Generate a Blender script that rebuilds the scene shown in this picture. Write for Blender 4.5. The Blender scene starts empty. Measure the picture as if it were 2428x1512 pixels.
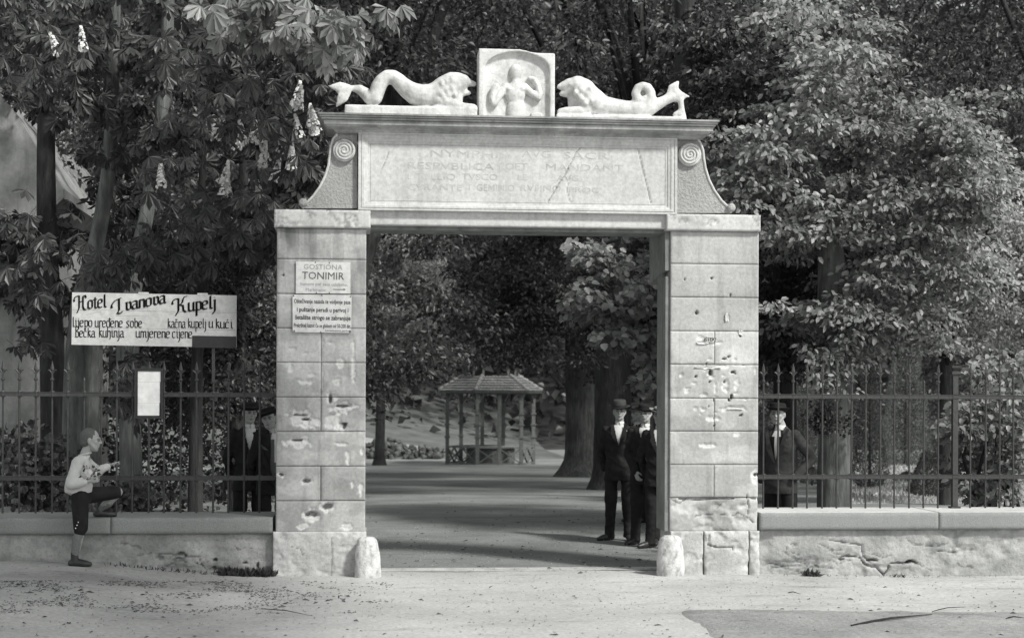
import bpy, math, random
import numpy as np
from mathutils import Vector, Matrix, Quaternion
R = math.radians
random.seed(7)
C = bpy.context.scene.collection
scene = bpy.context.scene
# ------------------------------------------------------------------ camera
F, RHO, TH, CAMH, CY, HY, CXP = 3850.0, 0.0040, math.atan(354/3850), 1.75, 15.92, 940.0, 1214.0
cam = bpy.data.cameras.new('camera'); camo = bpy.data.objects.new('camera', cam); C.objects.link(camo)
cam.sensor_width = 36; cam.lens = F/2428*36; cam.clip_end = 2000; cam.clip_start = .1
cam.shift_y = (HY-756)/2428
cam.dof.use_dof = True; cam.dof.focus_distance = 16.6; cam.dof.aperture_fstop = 3.0
_f = Vector((math.sin(TH), math.cos(TH), 0)); _r = Vector((math.cos(TH), -math.sin(TH), 0)); _u = Vector((0, 0, 1))
_r2 = _r*math.cos(RHO)+_u*math.sin(RHO); _u2 = _u*math.cos(RHO)-_r*math.sin(RHO)
m = Matrix((_r2, _u2, -_f)).transposed().to_4x4(); m.translation = (0, -CY, CAMH); camo.matrix_world = m
scene.camera = camo
# ------------------------------------------------------------------ world, sun, exposure
SUN_EL, SUN_AZ = R(45), R(42)            # azimuth: degrees to the right of straight towards the camera
w = bpy.data.worlds.new('World'); scene.world = w; w.use_nodes = True
nt = w.node_tree; nt.nodes.clear()
sky = nt.nodes.new('ShaderNodeTexSky'); sky.sky_type = 'NISHITA'; sky.sun_disc = False
sky.sun_elevation = SUN_EL; sky.sun_rotation = R(180)-SUN_AZ
hs = nt.nodes.new('ShaderNodeHueSaturation'); hs.inputs['Saturation'].default_value = .06
bg = nt.nodes.new('ShaderNodeBackground'); bg.inputs['Strength'].default_value = .13
wo = nt.nodes.new('ShaderNodeOutputWorld')
nt.links.new(sky.outputs[0], hs.inputs['Color']); tn = nt.nodes.new('ShaderNodeMix'); tn.data_type = 'RGBA'; tn.blend_type = 'MULTIPLY'; tn.inputs[0].default_value = 1; tn.inputs[7].default_value = (.98, 1.0, .98, 1); nt.links.new(hs.outputs[0], tn.inputs[6]); nt.links.new(tn.outputs[2], bg.inputs['Color']); nt.links.new(bg.outputs[0], wo.inputs['Surface'])
sl = bpy.data.lights.new('sun', 'SUN'); sl.energy = 3.2; sl.angle = R(7.0); sl.color = (1, .985, .955)
so = bpy.data.objects.new('sun', sl); C.objects.link(so)
sdir = Vector((math.sin(SUN_AZ)*math.cos(SUN_EL), -math.cos(SUN_AZ)*math.cos(SUN_EL), math.sin(SUN_EL)))
so.rotation_euler = sdir.to_track_quat('Z', 'Y').to_euler()
scene.view_settings.view_transform = 'Standard'; scene.view_settings.look = 'None'
scene.view_settings.exposure = 0.50; scene.view_settings.gamma = 1; scene.view_settings.use_curve_mapping = False
scene.render.engine = 'CYCLES'; scene.cycles.max_bounces = 6; scene.cycles.diffuse_bounces = 3
# ------------------------------------------------------------------ photo pixel -> place
def ray(px, py):
    ax, ay = px-CXP, py-HY
    dx, dy = ax+RHO*ay, ay-RHO*ax
    a, b = dx/F, dy/F
    return Vector((math.sin(TH)+a*math.cos(TH), math.cos(TH)-a*math.sin(TH), -b))
def P(px, py, Y=0.0):
    d = ray(px, py); t = (Y+CY)/d.y
    return Vector((d.x*t, Y, CAMH+d.z*t))
def sm(a, b, x): t = np.clip((x-a)/(b-a), 0, 1); return t*t*(3-2*t)
def gz(x, y):
    x = np.asarray(x, float); y = np.asarray(y, float)
    z = .15*sm(-.9, -3.2, x)*sm(-9, -2, y)*(1-sm(3, 8, y)) - .05*sm(2.5, 6, x)*sm(-9, -2, y)*(1-sm(3, 8, y))
    z = z - 1.9*np.clip((y-6)/66, 0, 1)
    z = z + 66*sm(88, 250, y)
    return z
def G(px, py):
    d = ray(px, py); t = 10.
    for i in range(60):
        p = Vector((0, -CY, CAMH))+d*t
        t = (CAMH-float(gz(p.x, p.y)))/-d.z if d.z < 0 else 200
    p = Vector((0, -CY, CAMH))+d*t; return Vector((p.x, p.y, float(gz(p.x, p.y))))
def X(px, Y=0.): return P(px, 940, Y).x
# ------------------------------------------------------------------ numpy noise
_rs = np.random.RandomState(3); _L = _rs.rand(256, 256)
def vn(x, y):
    x = np.asarray(x, float); y = np.asarray(y, float); xi = np.floor(x).astype(int); yi = np.floor(y).astype(int); fx = x-xi; fy = y-yi
    fx = fx*fx*(3-2*fx); fy = fy*fy*(3-2*fy)
    g = lambda a, b: _L[a & 255, b & 255]
    return (g(xi, yi)*(1-fx)+g(xi+1, yi)*fx)*(1-fy)+(g(xi, yi+1)*(1-fx)+g(xi+1, yi+1)*fx)*fy
def fbm(x, y, o=4):
    s = 0; a = .5
    for i in range(o): s = s+a*vn(x*2**i+17*i, y*2**i+31*i); a *= .5
    return s/(1-.5**o)
# ------------------------------------------------------------------ materials
def new_mat(name):
    m = bpy.data.materials.new(name); m.use_nodes = True; n = m.node_tree; n.nodes.clear()
    o = n.nodes.new('ShaderNodeOutputMaterial'); b = n.nodes.new('ShaderNodeBsdfPrincipled'); n.links.new(b.outputs[0], o.inputs[0])
    return m, n, b, o
def g3(v): return (v*.97, v*1.01, v*.98, 1) if v < .3 else (v*1.0, v*1.0, v*.985, 1)
def noise_node(n, co, scale, detail=4, rough=.6, stretch=None):
    t = n.nodes.new('ShaderNodeTexNoise'); t.inputs['Scale'].default_value = scale; t.inputs['Detail'].default_value = detail; t.inputs['Roughness'].default_value = rough
    if stretch:
        mp = n.nodes.new('ShaderNodeMapping'); mp.inputs['Scale'].default_value = stretch; n.links.new(co, mp.inputs[0]); co = mp.outputs[0]
    n.links.new(co, t.inputs['Vector']); return t.outputs['Fac']
def ramp(n, fac, stops):
    r = n.nodes.new('ShaderNodeValToRGB'); n.links.new(fac, r.inputs[0]); e = r.color_ramp.elements
    while len(e) < len(stops): e.new(.5)
    for k, (p, v) in enumerate(stops): e[k].position = p; e[k].color = v if isinstance(v, tuple) else g3(v)
    return r.outputs[0]
def mixc(n, fac, a, b, mode='MIX'):
    m = n.nodes.new('ShaderNodeMix'); m.data_type = 'RGBA'; m.blend_type = mode
    for s, v in ((0, fac), (6, a), (7, b)):
        if hasattr(v, 'is_output'): n.links.new(v, m.inputs[s])
        else: m.inputs[s].default_value = v
    return m.outputs[2]
def stone(name, v, var=.25, fine=35, big=1.3, bump=.25, streak=.0, speck=.0, wear=False, rough=.9, bdist=.01, obj_random=.0):
    m, n, b, o = new_mat(name)
    co = n.nodes.new('ShaderNodeNewGeometry').outputs['Position']
    base = ramp(n, noise_node(n, co, big, 5), [(.3, v*(1-var)), (.7, v*(1+var*.6))])
    f = ramp(n, noise_node(n, co, fine, 4), [(.3, (.82,)*3+(1,)), (.7, (1.1,)*3+(1,))])
    c = mixc(n, 1.0, base, f, 'MULTIPLY')
    if streak:
        s = ramp(n, noise_node(n, co, 3.0, 5, .6, (2.2, 2.2, .25)), [(.52, (1,)*3+(1,)), (.72, (1-streak,)*3+(1,))]); c = mixc(n, 1.0, c, s, 'MULTIPLY')
    if speck:
        s = ramp(n, noise_node(n, co, fine*2.6, 2), [(.60, (1,)*3+(1,)), (.68, (1-speck,)*3+(1,))]); c = mixc(n, 1.0, c, s, 'MULTIPLY')
    if obj_random:
        oi = n.nodes.new('ShaderNodeObjectInfo').outputs['Random']; s = ramp(n, oi, [(0, (1-obj_random,)*3+(1,)), (1, (1,)*3+(1,))]); c = mixc(n, 1.0, c, s, 'MULTIPLY')
    if wear:
        at = n.nodes.new('ShaderNodeAttribute'); at.attribute_name = 'wear'
        mr = n.nodes.new('ShaderNodeMapRange'); n.links.new(at.outputs['Fac'], mr.inputs[0]); mr.inputs[1].default_value = 0; mr.inputs[2].default_value = 1
        c = mixc(n, mr.outputs[0], c, g3(min(.70, v*1.28)))
        mr2 = n.nodes.new('ShaderNodeMapRange'); n.links.new(at.outputs['Fac'], mr2.inputs[0]); mr2.inputs[1].default_value = 0; mr2.inputs[2].default_value = -1
        c = mixc(n, mr2.outputs[0], c, g3(v*.22))
    n.links.new(c, b.inputs['Base Color']); b.inputs['Roughness'].default_value = rough; b.inputs['Specular IOR Level'].default_value = .25
    if bump:
        bp = n.nodes.new('ShaderNodeBump'); bp.inputs['Strength'].default_value = bump; bp.inputs['Distance'].default_value = bdist
        n.links.new(noise_node(n, co, fine, 6, .7), bp.inputs['Height']); n.links.new(bp.outputs[0], b.inputs['Normal'])
    return m
def plain(name, v, rough=.7, spec=.3, var=.15, fine=20, bump=.1):
    m, n, b, o = new_mat(name); co = n.nodes.new('ShaderNodeNewGeometry').outputs['Position']
    c = ramp(n, noise_node(n, co, fine, 4), [(.3, v*(1-var)), (.7, v*(1+var))]); n.links.new(c, b.inputs['Base Color'])
    b.inputs['Roughness'].default_value = rough; b.inputs['Specular IOR Level'].default_value = spec
    if bump:
        bp = n.nodes.new('ShaderNodeBump'); bp.inputs['Strength'].default_value = bump; bp.inputs['Distance'].default_value = .01
        n.links.new(noise_node(n, co, fine*2, 5), bp.inputs['Height']); n.links.new(bp.outputs[0], b.inputs['Normal'])
    return m
def leafmat(name, v, trans=.35, rough=.42, spec=.45):
    m, n, b, o = new_mat(name); co = n.nodes.new('ShaderNodeNewGeometry')
    rnd = co.outputs['Random Per Island']
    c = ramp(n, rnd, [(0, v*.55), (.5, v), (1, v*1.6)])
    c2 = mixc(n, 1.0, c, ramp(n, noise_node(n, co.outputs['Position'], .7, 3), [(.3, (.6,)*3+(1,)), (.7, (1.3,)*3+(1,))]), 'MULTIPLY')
    n.links.new(c2, b.inputs['Base Color']); b.inputs['Roughness'].default_value = rough; b.inputs['Specular IOR Level'].default_value = spec
    t = n.nodes.new('ShaderNodeBsdfTranslucent'); n.links.new(c2, t.inputs[0]); mx = n.nodes.new('ShaderNodeMixShader'); mx.inputs[0].default_value = trans
    n.links.new(b.outputs[0], mx.inputs[1]); n.links.new(t.outputs[0], mx.inputs[2]); n.links.new(mx.outputs[0], o.inputs[0])
    return m
def barkmat(name, v):
    m, n, b, o = new_mat(name); co = n.nodes.new('ShaderNodeNewGeometry').outputs['Position']
    h = noise_node(n, co, 5, 6, .65, (3.0, 3.0, .55))
    c = ramp(n, h, [(.3, v*.45), (.55, v), (.75, v*1.7)])
    c = mixc(n, 1.0, c, ramp(n, noise_node(n, co, 1.2, 3), [(.35, (.6,)*3+(1,)), (.7, (1.25,)*3+(1,))]), 'MULTIPLY')
    n.links.new(c, b.inputs['Base Color']); b.inputs['Roughness'].default_value = .9; b.inputs['Specular IOR Level'].default_value = .2
    bp = n.nodes.new('ShaderNodeBump'); bp.inputs['Strength'].default_value = .9; bp.inputs['Distance'].default_value = .04
    n.links.new(h, bp.inputs['Height']); n.links.new(bp.outputs[0], b.inputs['Normal']); return m
M = dict(
    block=stone('ashlar stone', .54, .26, 30, 1.6, .4, .32, .16, wear=True, obj_random=.24),
    trim=stone('trim stone', .56, .16, 30, 1.2, .3, .22, .10, wear=True),
    weathered=stone('weathered cornice stone', .40, .45, 26, 2.2, .4, .35, .2),
    rough=stone('stippled render', .42, .2, 38, 1.5, 1.0, .15, .1, bdist=.03),
    marble=stone('pale statue stone', .64, .22, 22, 5, .7, .30, .18),
    plinth=stone('plinth stone', .46, .3, 25, 3., .6, .2, .3, wear=True),
    guard=stone('guard stone', .53, .22, 22, 5., .8, .1, .3, wear=True, bdist=.02),
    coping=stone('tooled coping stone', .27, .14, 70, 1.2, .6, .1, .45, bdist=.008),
    plaster=stone('cracked plaster', .35, .4, 20, 2.4, .8, .15, .2, wear=True, bdist=.02),
    joint=plain('dark joint mortar', .12, .95),
    oldwood=stone('grey jamb board', .22, .3, 14, 2, .5, .5, .0),
    iron=plain('painted iron', .036, .45, .5, .3, 30, .2),
    sign=stone('painted sign board', .50, .08, 20, 3, .15, .0, .0),
    signwhite=stone('enamel plate', .66, .06, 15, 3, .1, .05, .08, rough=.35),
    ink=plain('black lettering', .012, .6, .3, .3, 60, 0), faded=plain('faded lettering', .30, .7, .2, .2, 60, 0), ink2=plain('grey lettering', .10, .6, .3, .3, 60, 0),
    carve=plain('weathered carving', .42, .9, .1, .2, 10, 0), dim=plain('dark painted strip', .03, .6), paper=stone('paper', .84, .04, 10, 5, .1, 0, 0), scrap=stone('paper scraps', .62, .15, 30, 8, .2, 0, .2),
    pencil=plain('pencil line', .33, .8, .2, .1, 20, 0), frame=plain('dark frame wood', .035, .6),
    skin=plain('skin', .31, .5, .4, .06, 25, 0), hair=plain('dark hair', .02, .5, .4), fairhair=plain('cropped fair hair', .10, .75, .2, .2, 90, .3),
    eye=plain('eyes', .02, .3, .5, .1, 20, 0), lip=plain('lips', .12, .5, .4, .1, 20, 0),
    suit=plain('dark suit cloth', .017, .85, .2, .3, 14, .3), suit2=plain('charcoal suit cloth', .042, .85, .2, .3, 14, .4), vest=plain('grey waistcoat cloth', .11, .85, .2, .2, 40, .2),
    shirt=plain('white shirt', .56, .8, .2, .05, 20, .2), boyshirt=plain('pale shirt', .50, .85, .2, .08, 14, .3), felt=plain('grey felt', .055, .9, .15, .2, 20, .2), blackfelt=plain('black felt', .014, .85, .2), straw=plain('pale hat', .22, .8, .2, .15, 60, .3),
    band=plain('hat band', .02, .6), shoe=plain('worn leather', .025, .45, .5, .4, 15, .2), sock=plain('wool sock', .17, .9, .1, .15, 60, .4),
    bark=barkmat('bark', .075), barkd=barkmat('dark bark', .045), barkl=barkmat('pale bark', .15),
    lnear=leafmat('chestnut leaf', .060), lmid=leafmat('linden leaf', .22), lfar=leafmat('wood leaf', .050), ldark=leafmat('shaded leaf', .035), llit=leafmat('sunlit leaf tone', .36), livy=leafmat('ivy leaf', .06), lcon=leafmat('conifer needle', .15, .15, .7, .2), lsun=leafmat('sunlit far leaf tone', .34),  # llit and lsun hold sunlight in the leaf colour, ldark holds shade
    petal=plain('white blossom', .62, .7, .2, .15, 40, 0), grass=leafmat('grass', .42), weed=leafmat('weed', .07), litter=plain('leaf litter', .085, .9),
    tile=stone('roof tile', .27, .3, 20, 3, .3, 0, .2, obj_random=.25), gazwood=plain('pavilion timber', .12, .8, .2, .3, 10, .3), rock=stone('rockery stone', .13, .5, 8, 2, .7, 0, .2, obj_random=.6),
    house=stone('house plaster', .28, .35, 12, 1.2, .3, .45, .1))
# ------------------------------------------------------------------ mesh helpers
def mesh(name, V, Fc, smooth=False):
    V = np.asarray(V, np.float32).reshape(-1, 3); me = bpy.data.meshes.new(name)
    if isinstance(Fc, np.ndarray):
        k = Fc.shape[1]; nf = len(Fc); me.vertices.add(len(V)); me.vertices.foreach_set('co', V.ravel())
        me.loops.add(nf*k); me.loops.foreach_set('vertex_index', Fc.astype(np.int32).ravel())
        me.polygons.add(nf); me.polygons.foreach_set('loop_start', np.arange(0, nf*k, k, dtype=np.int32))
        me.update(calc_edges=True)
    else:
        me.from_pydata([tuple(map(float, v)) for v in V], [], [tuple(f) for f in Fc]); me.update()
    if smooth: me.polygons.foreach_set('use_smooth', [True]*len(me.polygons))
    return me
def link(name, me, mat=None, parent=None, kind=None):
    o = bpy.data.objects.new(name, me); C.objects.link(o)
    if mat is not None and not me.materials: me.materials.append(M[mat] if isinstance(mat, str) else mat)
    if parent is not None: o.parent = parent
    if kind: o['kind'] = kind
    return o
def tag(o, label, cat, group=None, kind=None):
    o['label'] = label; o['category'] = cat
    if group: o['group'] = group
    if kind: o['kind'] = kind
    return o
def thing(name, label, cat, group=None, loc=(0, 0, 0), rz=0):
    o = bpy.data.objects.new(name, None); C.objects.link(o); o.location = loc; o.rotation_euler.z = rz; o.empty_display_size = .1
    return tag(o, label, cat, group)
class B:
    """collects shapes into one mesh"""
    def __init__(s): s.v = []; s.f = []
    def add(s, V, Fc): k = len(s.v); s.v += [tuple(map(float, v)) for v in V]; s.f += [tuple(int(i)+k for i in f) for f in Fc]; return s
    def box(s, x0, x1, y0, y1, z0, z1):
        return s.add([(x, y, z) for z in (z0, z1) for y in (y0, y1) for x in (x0, x1)], [(0, 2, 3, 1), (4, 5, 7, 6), (0, 1, 5, 4), (2, 6, 7, 3), (0, 4, 6, 2), (1, 3, 7, 5)])
    def bar(s, p, q, w, d=None, up=(0, 0, 1)):
        p = Vector(p); q = Vector(q); d = d or w; a = (q-p).normalized(); u = Vector(up)
        if abs(a.dot(u)) > .95: u = Vector((0, 1, 0))
        sx = a.cross(u).normalized()*w/2; sy = a.cross(sx).normalized()*d/2
        return s.add([c+i*sx+j*sy for c in (p, q) for i, j in ((-1, -1), (1, -1), (1, 1), (-1, 1))], [(0, 1, 2, 3), (7, 6, 5, 4), (0, 4, 5, 1), (1, 5, 6, 2), (2, 6, 7, 3), (3, 7, 4, 0)])
    def tube(s, pts, rad, n=8, caps=True, flat=1.0):
        pts = [Vector(p) for p in pts]; rad = rad if hasattr(rad, '__len__') else [rad]*len(pts); V = []; Fc = []
        prev = None
        for i, p in enumerate(pts):
            a = (pts[min(i+1, len(pts)-1)]-pts[max(i-1, 0)]).normalized()
            u = prev if prev is not None else (Vector((0, 1, 0)) if abs(a.y) < .9 else Vector((1, 0, 0)))
            x = (u-a*u.dot(a)).normalized(); prev = x; y = a.cross(x)
            V += [p+(x*math.cos(t)*flat+y*math.sin(t))*rad[i] for t in [2*math.pi*k/n for k in range(n)]]
        for i in range(len(pts)-1):
            for k in range(n): Fc.append((i*n+k, i*n+(k+1) % n, (i+1)*n+(k+1) % n, (i+1)*n+k))
        if caps: Fc.append(tuple(range(n-1, -1, -1))); Fc.append(tuple((len(pts)-1)*n+k for k in range(n)))
        return s.add(V, Fc)
    def lathe(s, c, prof, n=16, sx=1, sy=1):
        c = Vector(c); V = [c+Vector((r*sx*math.cos(2*math.pi*k/n), r*sy*math.sin(2*math.pi*k/n), z)) for r, z in prof for k in range(n)]
        Fc = [(i*n+k, i*n+(k+1) % n, (i+1)*n+(k+1) % n, (i+1)*n+k) for i in range(len(prof)-1) for k in range(n)]
        Fc += [tuple(range(n-1, -1, -1)), tuple((len(prof)-1)*n+k for k in range(n))]; return s.add(V, Fc)
    def prism(s, poly, y0, y1):
        n = len(poly); V = [(x, y0, z) for x, z in poly]+[(x, y1, z) for x, z in poly]
        return s.add(V, [tuple(range(n)), tuple(range(2*n-1, n-1, -1))]+[(k, k+n, (k+1) % n+n, (k+1) % n) for k in range(n)])
    def rings(s, rg, cap=True):
        """rg: list of (x0,x1,y0,y1,z) horizontal rectangles, lofted"""
        V = []; 
        for x0, x1, y0, y1, z in rg: V += [(x0, y0, z), (x1, y0, z), (x1, y1, z), (x0, y1, z)]
        Fc = [(4*i+k, 4*i+(k+1) % 4, 4*i+4+(k+1) % 4, 4*i+4+k) for i in range(len(rg)-1) for k in range(4)]
        if cap: Fc += [(3, 2, 1, 0), tuple(4*(len(rg)-1)+k for k in range(4))]
        return s.add(V, Fc)
    def ell(s, c, r, n=12, m=8, rot=None):
        V = []; c = Vector(c)
        for i in range(m+1):
            ph = math.pi*i/m
            for k in range(n):
                t = 2*math.pi*k/n; v = Vector((r[0]*math.sin(ph)*math.cos(t), r[1]*math.sin(ph)*math.sin(t), r[2]*math.cos(ph)))
                V.append(c+(rot @ v if rot is not None else v))
        return s.add(V, [(i*n+k, (i+1)*n+k, (i+1)*n+(k+1) % n, i*n+(k+1) % n) for i in range(m) for k in range(n)])
    def caps(s, p, q, r0, r1, n=12):
        p = Vector(p); q = Vector(q); a = q-p; L = a.length; a = a.normalized() if L > 1e-6 else Vector((0, 0, 1))
        st = [(-.95, .3), (-.7, .71), (-.35, .94), (0, 1)]
        pts = [p+a*(e*r0) for e, _ in st]+[q-a*(e*r1) for e, _ in st[::-1]]; rr = [k*r0 for _, k in st]+[k*r1 for _, k in st[::-1]]
        return s.tube(pts, rr, n)
    def chain(s, pts, rad):
        for i in range(len(pts)-1): s.caps(pts[i], pts[i+1], rad[i], rad[i+1])
        return s
    def loft(s, rg, n=20):
        """rg: (cx,cy,z,rx,ry)"""
        V = [(cx+rx*math.cos(2*math.pi*k/n), cy+ry*math.sin(2*math.pi*k/n), z) for cx, cy, z, rx, ry in rg for k in range(n)]
        Fc = [(i*n+k, i*n+(k+1) % n, (i+1)*n+(k+1) % n, (i+1)*n+k) for i in range(len(rg)-1) for k in range(n)]
        Fc += [tuple(range(n-1, -1, -1)), tuple((len(rg)-1)*n+k for k in range(n))]; return s.add(V, Fc)
    def obj(s, name, mat, parent=None, smooth=False, kind=None): return link(name, mesh(name, s.v, s.f, smooth), mat, parent, kind)
def fuse(b, vox, it=2, fac=.5, solid=True):
    me = mesh('blend', b.v, b.f)
    o = bpy.data.objects.new('blend', me); C.objects.link(o)
    r = o.modifiers.new('r', 'REMESH'); r.mode = 'VOXEL'; r.voxel_size = vox; r.use_smooth_shade = True
    if it: k = o.modifiers.new('s', 'SMOOTH'); k.factor = fac; k.iterations = it
    dg = bpy.context.evaluated_depsgraph_get(); out = bpy.data.meshes.new_from_object(o.evaluated_get(dg))
    bpy.data.objects.remove(o); bpy.data.meshes.remove(me)
    return out
def marr(me):
    V = np.empty(len(me.vertices)*3, np.float32); me.vertices.foreach_get('co', V); return V.reshape(-1, 3)
def mfaces(me): return [tuple(p.vertices) for p in me.polygons]
def join(meshes, name, smooth=True):
    V = []; Fc = []; k = 0
    for me in meshes:
        v = marr(me); V.append(v); Fc += [tuple(i+k for i in f) for f in mfaces(me)]; k += len(v)
    return mesh(name, np.concatenate(V), Fc, smooth)
# a stone with a worked, damaged front: h(x,z) is how far the face lies back, wear: + fresh pale stone, - dirt, dark holes and cracks
def slab(name, x0, x1, z0, z1, y, depth, mat, parent, cell=.016, h=None, bev=.006, ragged=0.0):
    nx = max(3, int((x1-x0)/cell)+1); nz = max(3, int((z1-z0)/cell)+1)
    gx, gzz = np.meshgrid(np.linspace(x0, x1, nx), np.linspace(z0, z1, nz))
    e = np.minimum(np.minimum(gx-x0, x1-gx), np.minimum(gzz-z0, z1-gzz))
    H = .0025*fbm(gx*9+y*3, gzz*9, 3)+bev*np.clip(1-e/.012, 0, 1)
    Wr = np.zeros_like(H)
    if ragged: H = H+ragged*np.clip(1-e/.05, 0, 1)*np.clip(fbm(gx*14+5, gzz*14, 3)*2-.7, 0, 1)
    if h is not None: a, b_ = h(gx, gzz); H = H+a; Wr = Wr+b_
    V = np.stack([gx, y+H, gzz], -1).reshape(-1, 3); idx = np.arange(nx*nz).reshape(nz, nx)
    Fq = np.stack([idx[:-1, :-1], idx[:-1, 1:], idx[1:, 1:], idx[1:, :-1]], -1).reshape(-1, 4)
    ring = np.concatenate([idx[0, :], idx[1:, -1], idx[-1, -2::-1], idx[-2:0:-1, 0]]); n = len(ring)
    Vb = V[ring].copy(); Vb[:, 1] = y+depth; k = np.arange(n); k2 = (k+1) % n; o0 = len(V)
    Fs = np.stack([ring[k2], ring[k], o0+k, o0+k2], -1)
    V = np.concatenate([V, Vb]); me = mesh(name, V, np.concatenate([Fq, Fs]))
    me.polygons.foreach_set('use_smooth', [True]*len(Fq)+[False]*len(Fs))
    at = me.attributes.new('wear', 'FLOAT', 'POINT'); at.data.foreach_set('value', np.concatenate([Wr.ravel(), np.zeros(n)]).astype(np.float32))
    return link(name, me, mat, parent)
def chipf(chips, holes, lines=(), y=0., rnd=0.0):
    """chips, holes: (px,py,rx,ry) in photo pixels on the plane y; lines: polylines (pts, width, depth)"""
    S = (y+CY)/F
    cc = [(P(a, b, y).x, P(a, b, y).z, c*S, d*S) for a, b, c, d in chips]; hh = [(P(a, b, y).x, P(a, b, y).z, c*S, d*S) for a, b, c, d in holes]
    ll = [([(P(a, b, y).x, P(a, b, y).z) for a, b in pts], wd, dp) for pts, wd, dp in lines]
    def f(gx, gzz):
        H = np.zeros_like(gx); Wr = np.zeros_like(gx); nz_ = fbm(gx*26, gzz*26, 3); nf = fbm(gx*60, gzz*60, 2)
        for x, z, rx, rz in cc:
            d = np.sqrt(((gx-x)/rx)**2+((gzz-z)/rz)**2)+(nz_-.5)*1.3; k = 1-sm(.8, 1.0, d); H += k*(.006+.012*nf); Wr += k*(.25+.5*nf)
        for x, z, rx, rz in hh:
            d = np.sqrt(((gx-x)/rx)**2+((gzz-z)/rz)**2)+(nz_-.5)*.9; k = 1-sm(.6, 1.15, d); H += k*.045; Wr = Wr-k*.9*(d < 1)
        for pts, wd, dp in ll:
            D = np.full_like(gx, 9.)
            for (ax, az), (bx, bz) in zip(pts[:-1], pts[1:]):
                t = np.clip(((gx-ax)*(bx-ax)+(gzz-az)*(bz-az))/max(1e-9, (bx-ax)**2+(bz-az)**2), 0, 1); D = np.minimum(D, np.hypot(gx-ax-t*(bx-ax), gzz-az-t*(bz-az)))
            k = 1-sm(wd*.4, wd, D+(nz_-.5)*wd*1.2); H += k*dp; Wr = Wr-k*.55 if dp > 0 else Wr+k
        if rnd: k = sm(1-rnd, 1.05-rnd, fbm(gx*7+3, gzz*9, 4)+.18); H += k*.006; Wr += k*.6
        return H, np.clip(Wr, -1, 1)
    return f
# ================================================================== ground
def grid(name, xs, ys, zf, mat, kind='structure', off=0.):
    gx, gy = np.meshgrid(xs, ys); z = zf(gx, gy)+off; idx = np.arange(gx.size).reshape(gx.shape)
    Fq = np.stack([idx[:-1, :-1], idx[:-1, 1:], idx[1:, 1:], idx[1:, :-1]], -1).reshape(-1, 4)
    return link(name, mesh(name, np.stack([gx, gy, z], -1).reshape(-1, 3), Fq, True), mat, None, kind)
def groundmat(name, v, stops, patch=None, bump=.5):
    m, n, b, o = new_mat(name); co = n.nodes.new('ShaderNodeNewGeometry').outputs['Position']
    a = ramp(n, noise_node(n, co, .55, 6, .65), [(.3, v*stops[0]), (.7, v*stops[1])])
    f = ramp(n, noise_node(n, co, 26, 5, .7), [(.3, (.74,)*3+(1,)), (.65, (1.12,)*3+(1,))]); c = mixc(n, 1.0, a, f, 'MULTIPLY')
    s = ramp(n, noise_node(n, co, 9, 6, .75, (.5, 1.6, 1)), [(.60, (1,)*3+(1,)), (.70, (.5,)*3+(1,))]); c = mixc(n, 1.0, c, s, 'MULTIPLY')
    s = ramp(n, noise_node(n, co, 2.6, 5, .7, (.35, 1.4, 1)), [(.56, (1,)*3+(1,)), (.72, (.66,)*3+(1,))]); c = mixc(n, 1.0, c, s, 'MULTIPLY')
    if patch:
        for x0, x1, y0, y1, k in patch:
            sx = n.nodes.new('ShaderNodeSeparateXYZ'); n.links.new(co, sx.inputs[0])
            wob = n.nodes.new('ShaderNodeMath'); wob.operation = 'MULTIPLY_ADD'; n.links.new(noise_node(n, co, 1.1, 4), wob.inputs[0]); wob.inputs[1].default_value = 1.2; wob.inputs[2].default_value = -.6
            fs = []
            for out, lo, hi in ((0, x0, x1), (1, y0, y1)):
                ad = n.nodes.new('ShaderNodeMath'); ad.operation = 'ADD'; n.links.new(sx.outputs[out], ad.inputs[0]); n.links.new(wob.outputs[0], ad.inputs[1])
                for e0, e1 in ((lo, lo+.5), (hi, hi-.5)):
                    mr = n.nodes.new('ShaderNodeMapRange'); mr.inputs[1].default_value = e0; mr.inputs[2].default_value = e1; n.links.new(ad.outputs[0], mr.inputs[0]); fs.append(mr.outputs[0])
            q = fs[0]
            for g_ in fs[1:]:
                mu = n.nodes.new('ShaderNodeMath'); mu.operation = 'MULTIPLY'; n.links.new(q, mu.inputs[0]); n.links.new(g_, mu.inputs[1]); q = mu.outputs[0]
            c = mixc(n, q, c, mixc(n, 1.0, c, (k, k, k, 1), 'MULTIPLY'))
    n.links.new(c, b.inputs['Base Color']); b.inputs['Roughness'].default_value = .95; b.inputs['Specular IOR Level'].default_value = .15
    bp = n.nodes.new('ShaderNodeBump'); bp.inputs['Strength'].default_value = bump; bp.inputs['Distance'].default_value = .02
    n.links.new(noise_node(n, co, 14, 7, .75), bp.inputs['Height']); n.links.new(bp.outputs[0], b.inputs['Normal']); return m
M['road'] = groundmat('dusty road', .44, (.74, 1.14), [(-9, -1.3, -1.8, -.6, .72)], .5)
M['gravel'] = groundmat('garden gravel', .235, (.62, 1.2), None, .8)
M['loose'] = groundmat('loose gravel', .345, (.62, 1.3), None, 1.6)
M['bankgrass'] = groundmat('shaded bank grass', .13, (.6, 1.3), None, 1.); M['palepath'] = groundmat('pale path', .36, (.8, 1.1), None, .6)
M['hill'] = groundmat('wooded slope', .05, (.6, 1.3), None, 1.)
M['lawn'] = groundmat('mown lawn', .42, (.7, 1.3), None, 1.)
bumps = lambda x, y: gz(x, y)+.018*(fbm(x*1.3, y*1.3, 3)-.5)+.008*(fbm(x*7, y*9, 2)-.5)
grid('road', np.linspace(-12, 14, 520), np.linspace(-8, .3, 170), bumps, 'road')
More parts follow.
